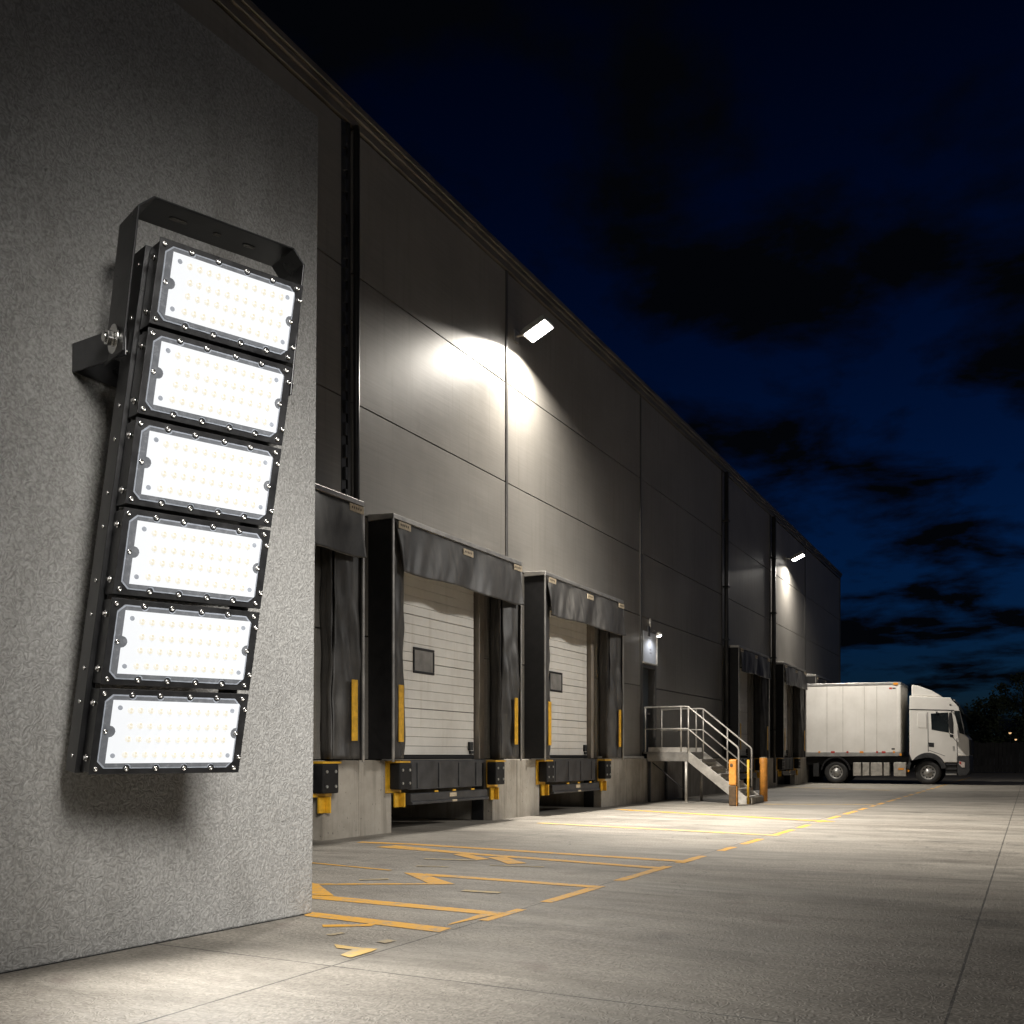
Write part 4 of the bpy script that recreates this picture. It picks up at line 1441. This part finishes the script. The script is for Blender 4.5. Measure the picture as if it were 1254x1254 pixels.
def wheel(zx, y, r, name='wheel'):
    x = T(zx, 700)[0]
    c_ = Vector((x, TY + y, r)) - TO
    m = MB()
    m.lathe((0, 0, 0), (0, -1, 0), [(-0.28, 0.28), (-0.28, r * 0.9), (-0.24, r), (-0.02, r), (0.02, r * 0.93), (0.03, r * 0.75), (0.01, r * 0.60), (0.0, r * 0.56)], 36)
    wo = m.build(name, 'tyre', tk)
    wo.location = c_
    m = MB()
    m.lathe((0, 0, 0), (0, -1, 0), [(0.0, r * 0.585), (0.015, r * 0.57), (-0.01, r * 0.53), (-0.06, r * 0.50), (-0.07, r * 0.36), (-0.02, r * 0.30), (-0.01, r * 0.22), (0.03, r * 0.20), (0.035, 0.0)], 32)
    m.build('rim', 'rim', wo)
    m = MB()
    for k in range(10):
        a = 2 * math.pi * k / 10
        m.cyl((math.cos(a) * r * 0.43, 0.058, math.sin(a) * r * 0.43), (math.cos(a) * r * 0.43, 0.052, math.sin(a) * r * 0.43), r * 0.055, 8)
    m.build('rim_hole', 'black', wo)
    m = MB()
    for k in range(10):
        a = 2 * math.pi * (k + 0.5) / 10
        m.cyl((math.cos(a) * r * 0.26, 0.02, math.sin(a) * r * 0.26), (math.cos(a) * r * 0.26, -0.015, math.sin(a) * r * 0.26), r * 0.03, 6)
    m.build('wheel_nut', 'galv', wo)


wheel(270, 0.10, 0.46)
wheel(752, 0.10, 0.47)
wheel(270, TYW - 0.40, 0.46)
wheel(752, TYW - 0.40, 0.47)
m = MB()
for zx in (270, 752):
    x = T(zx, 700)[0] - TO.x
    m.cyl((x, -TYW / 2 + 0.3, 0.46), (x, TYW / 2 - 0.3, 0.46), 0.09)
m.build('axle', 'black', tk)

# ------------------------------------------------------------------ fence, trees and lamps beyond the yard
FY = 72.0
fx0, fx1 = -40.0, 34.0
fen = thing('boundary_fence', 'long dark board fence beyond the truck', 'fence', ((fx0 + fx1) / 2, FY, 0))
m = MB()
nb = 300
for i in range(nb):
    x = fx0 + (fx1 - fx0) * i / nb - (fx0 + fx1) / 2
    m.box(x + 0.01, x + (fx1 - fx0) / nb - 0.01, 0, 0.03, 0.05, 2.0 + 0.03 * math.sin(i * 1.7))
m.build('board_panel', 'fence', fen)
m = MB()
for z in (0.4, 1.6):
    m.box(-(fx1 - fx0) / 2, (fx1 - fx0) / 2, 0.032, 0.08, z, z + 0.1)
m.build('fence_rail', 'fence', fen)
for i in range(26):
    x = -(fx1 - fx0) / 2 + (fx1 - fx0) * i / 25
    m = MB()
    m.box(x - 0.05, x + 0.05, 0.082, 0.18, 0, 2.05)
    m.build('fence_post', 'fence', fen)


def make_tree(label, x, y, hgt, wid, seed):
    rnd = random.Random(seed)
    t = thing('broadleaf_tree', label, 'tree', (x, y, 0), 'dark trees beyond the fence')
    m = MB()
    lean = Vector((rnd.uniform(-0.4, 0.4), rnd.uniform(-0.4, 0.4), 0))
    m.cyl((0, 0, -0.05), lean * 0.5 + Vector((0, 0, hgt * 0.4)), 0.26, 10, 0.17)
    m.cyl(lean * 0.5 + Vector((0, 0, hgt * 0.38)), lean + Vector((0, 0, hgt * 0.85)), 0.17, 8, 0.04)
    clumps = []
    for k in range(26):
        z = hgt * rnd.uniform(0.22, 0.97)
        prof = math.sin(math.pi * min(1, max(0.12, (z / hgt - 0.12) / 0.95))) ** 0.6
        a = rnd.uniform(0, 2 * math.pi)
        rr = wid * 0.5 * prof * math.sqrt(rnd.uniform(0.05, 1))
        c_ = Vector((math.cos(a) * rr, math.sin(a) * rr, z)) + lean * (z / hgt)
        clumps.append((c_, rnd.uniform(0.55, 1.15) * wid * 0.16))
        m.cyl(lean * (z / hgt) * 0.8 + Vector((0, 0, max(hgt * 0.25, z - rr * 0.8))), c_, 0.055, 5, 0.015)
    m.build('trunk', 'trunk', t)
    m = MB()
    for c_, r_ in clumps:
        for j in range(105):
            d = Vector((rnd.gauss(0, 1), rnd.gauss(0, 1), rnd.gauss(0, 0.8)))
            d = d.normalized() * r_ * rnd.uniform(0.25, 1.25)
            p_ = c_ + d
            a1 = Vector((rnd.gauss(0, 1), rnd.gauss(0, 1), rnd.gauss(0, 1))).normalized()
            a2 = a1.orthogonal().normalized()
            sz = rnd.uniform(0.10, 0.22)
            m.face([p_ - a1 * sz, p_ + a2 * sz * 0.55, p_ + a1 * sz, p_ - a2 * sz * 0.55])
    m.build('crown', 'leaf', t)
    return t


def at_depth(u, dep):
    r = (u - 627) / FPX * dep
    return CAMX + r * CA - dep * SA, r * SA + dep * CA


for k, (u, dep, top, wid, lab) in enumerate([
        (1183, 92, 868, 5.0, 'small dark tree just right of the truck cab'),
        (1222, 88, 846, 5.6, 'dark round tree between the truck and the tallest tree'),
        (1252, 96, 828, 6.4, 'tallest dark tree at the right edge of the view'),
        (1292, 92, 838, 6.5, 'dark tree partly past the right edge of the view'),
        (1140, 104, 890, 6.0, 'low dark tree mostly behind the truck cab'),
        (1203, 110, 878, 5.5, 'dark bushy tree set back behind the others'),
        (1060, 108, 905, 6.0, 'low dark tree hidden behind the truck box')]):
    x, y = at_depth(u, dep)
    make_tree(lab, x, y, (VPV - top) * dep / FPX + EYE, wid, 40 + k)
for u, v, dep, r_, lab in ((1237, 898, 84, 0.13, 'brighter small warm lamp glowing in the dark trees'), (1244, 906, 80, 0.10, 'dimmer warm lamp low in the dark trees')):
    x, y = at_depth(u, dep)
    z = (VPV - v) * dep / FPX + EYE
    t = thing('street_lamp', lab, 'street lamp', (x, y, 0), 'small far lamps among the trees')
    m = MB()
    m.cyl((0, 0, -0.02), (0, 0, z + 0.1), 0.05, 8, 0.035)
    m.cyl((0, 0, z + 0.1), (0, -0.3, z + 0.18), 0.03, 8)
    m.build('pole', 'darksteel', t)
    m = MB()
    m.lathe((0, -0.32, z + 0.12), (0, 0, -1), [(-0.08, 0.02), (-0.02, r_), (0.06, r_ * 1.05)], 14)
    m.build('lamp_shade', 'darksteel', t, solid=0.01)
    m = MB()
    m.lathe((0, -0.32, z + 0.06), (0, 0, -1), [(-0.06, r_ * 0.6), (0.02, r_ * 0.9), (0.10, r_ * 0.6), (0.13, 0.0)], 14)
    m.build('bulb', 'farlamp', t)
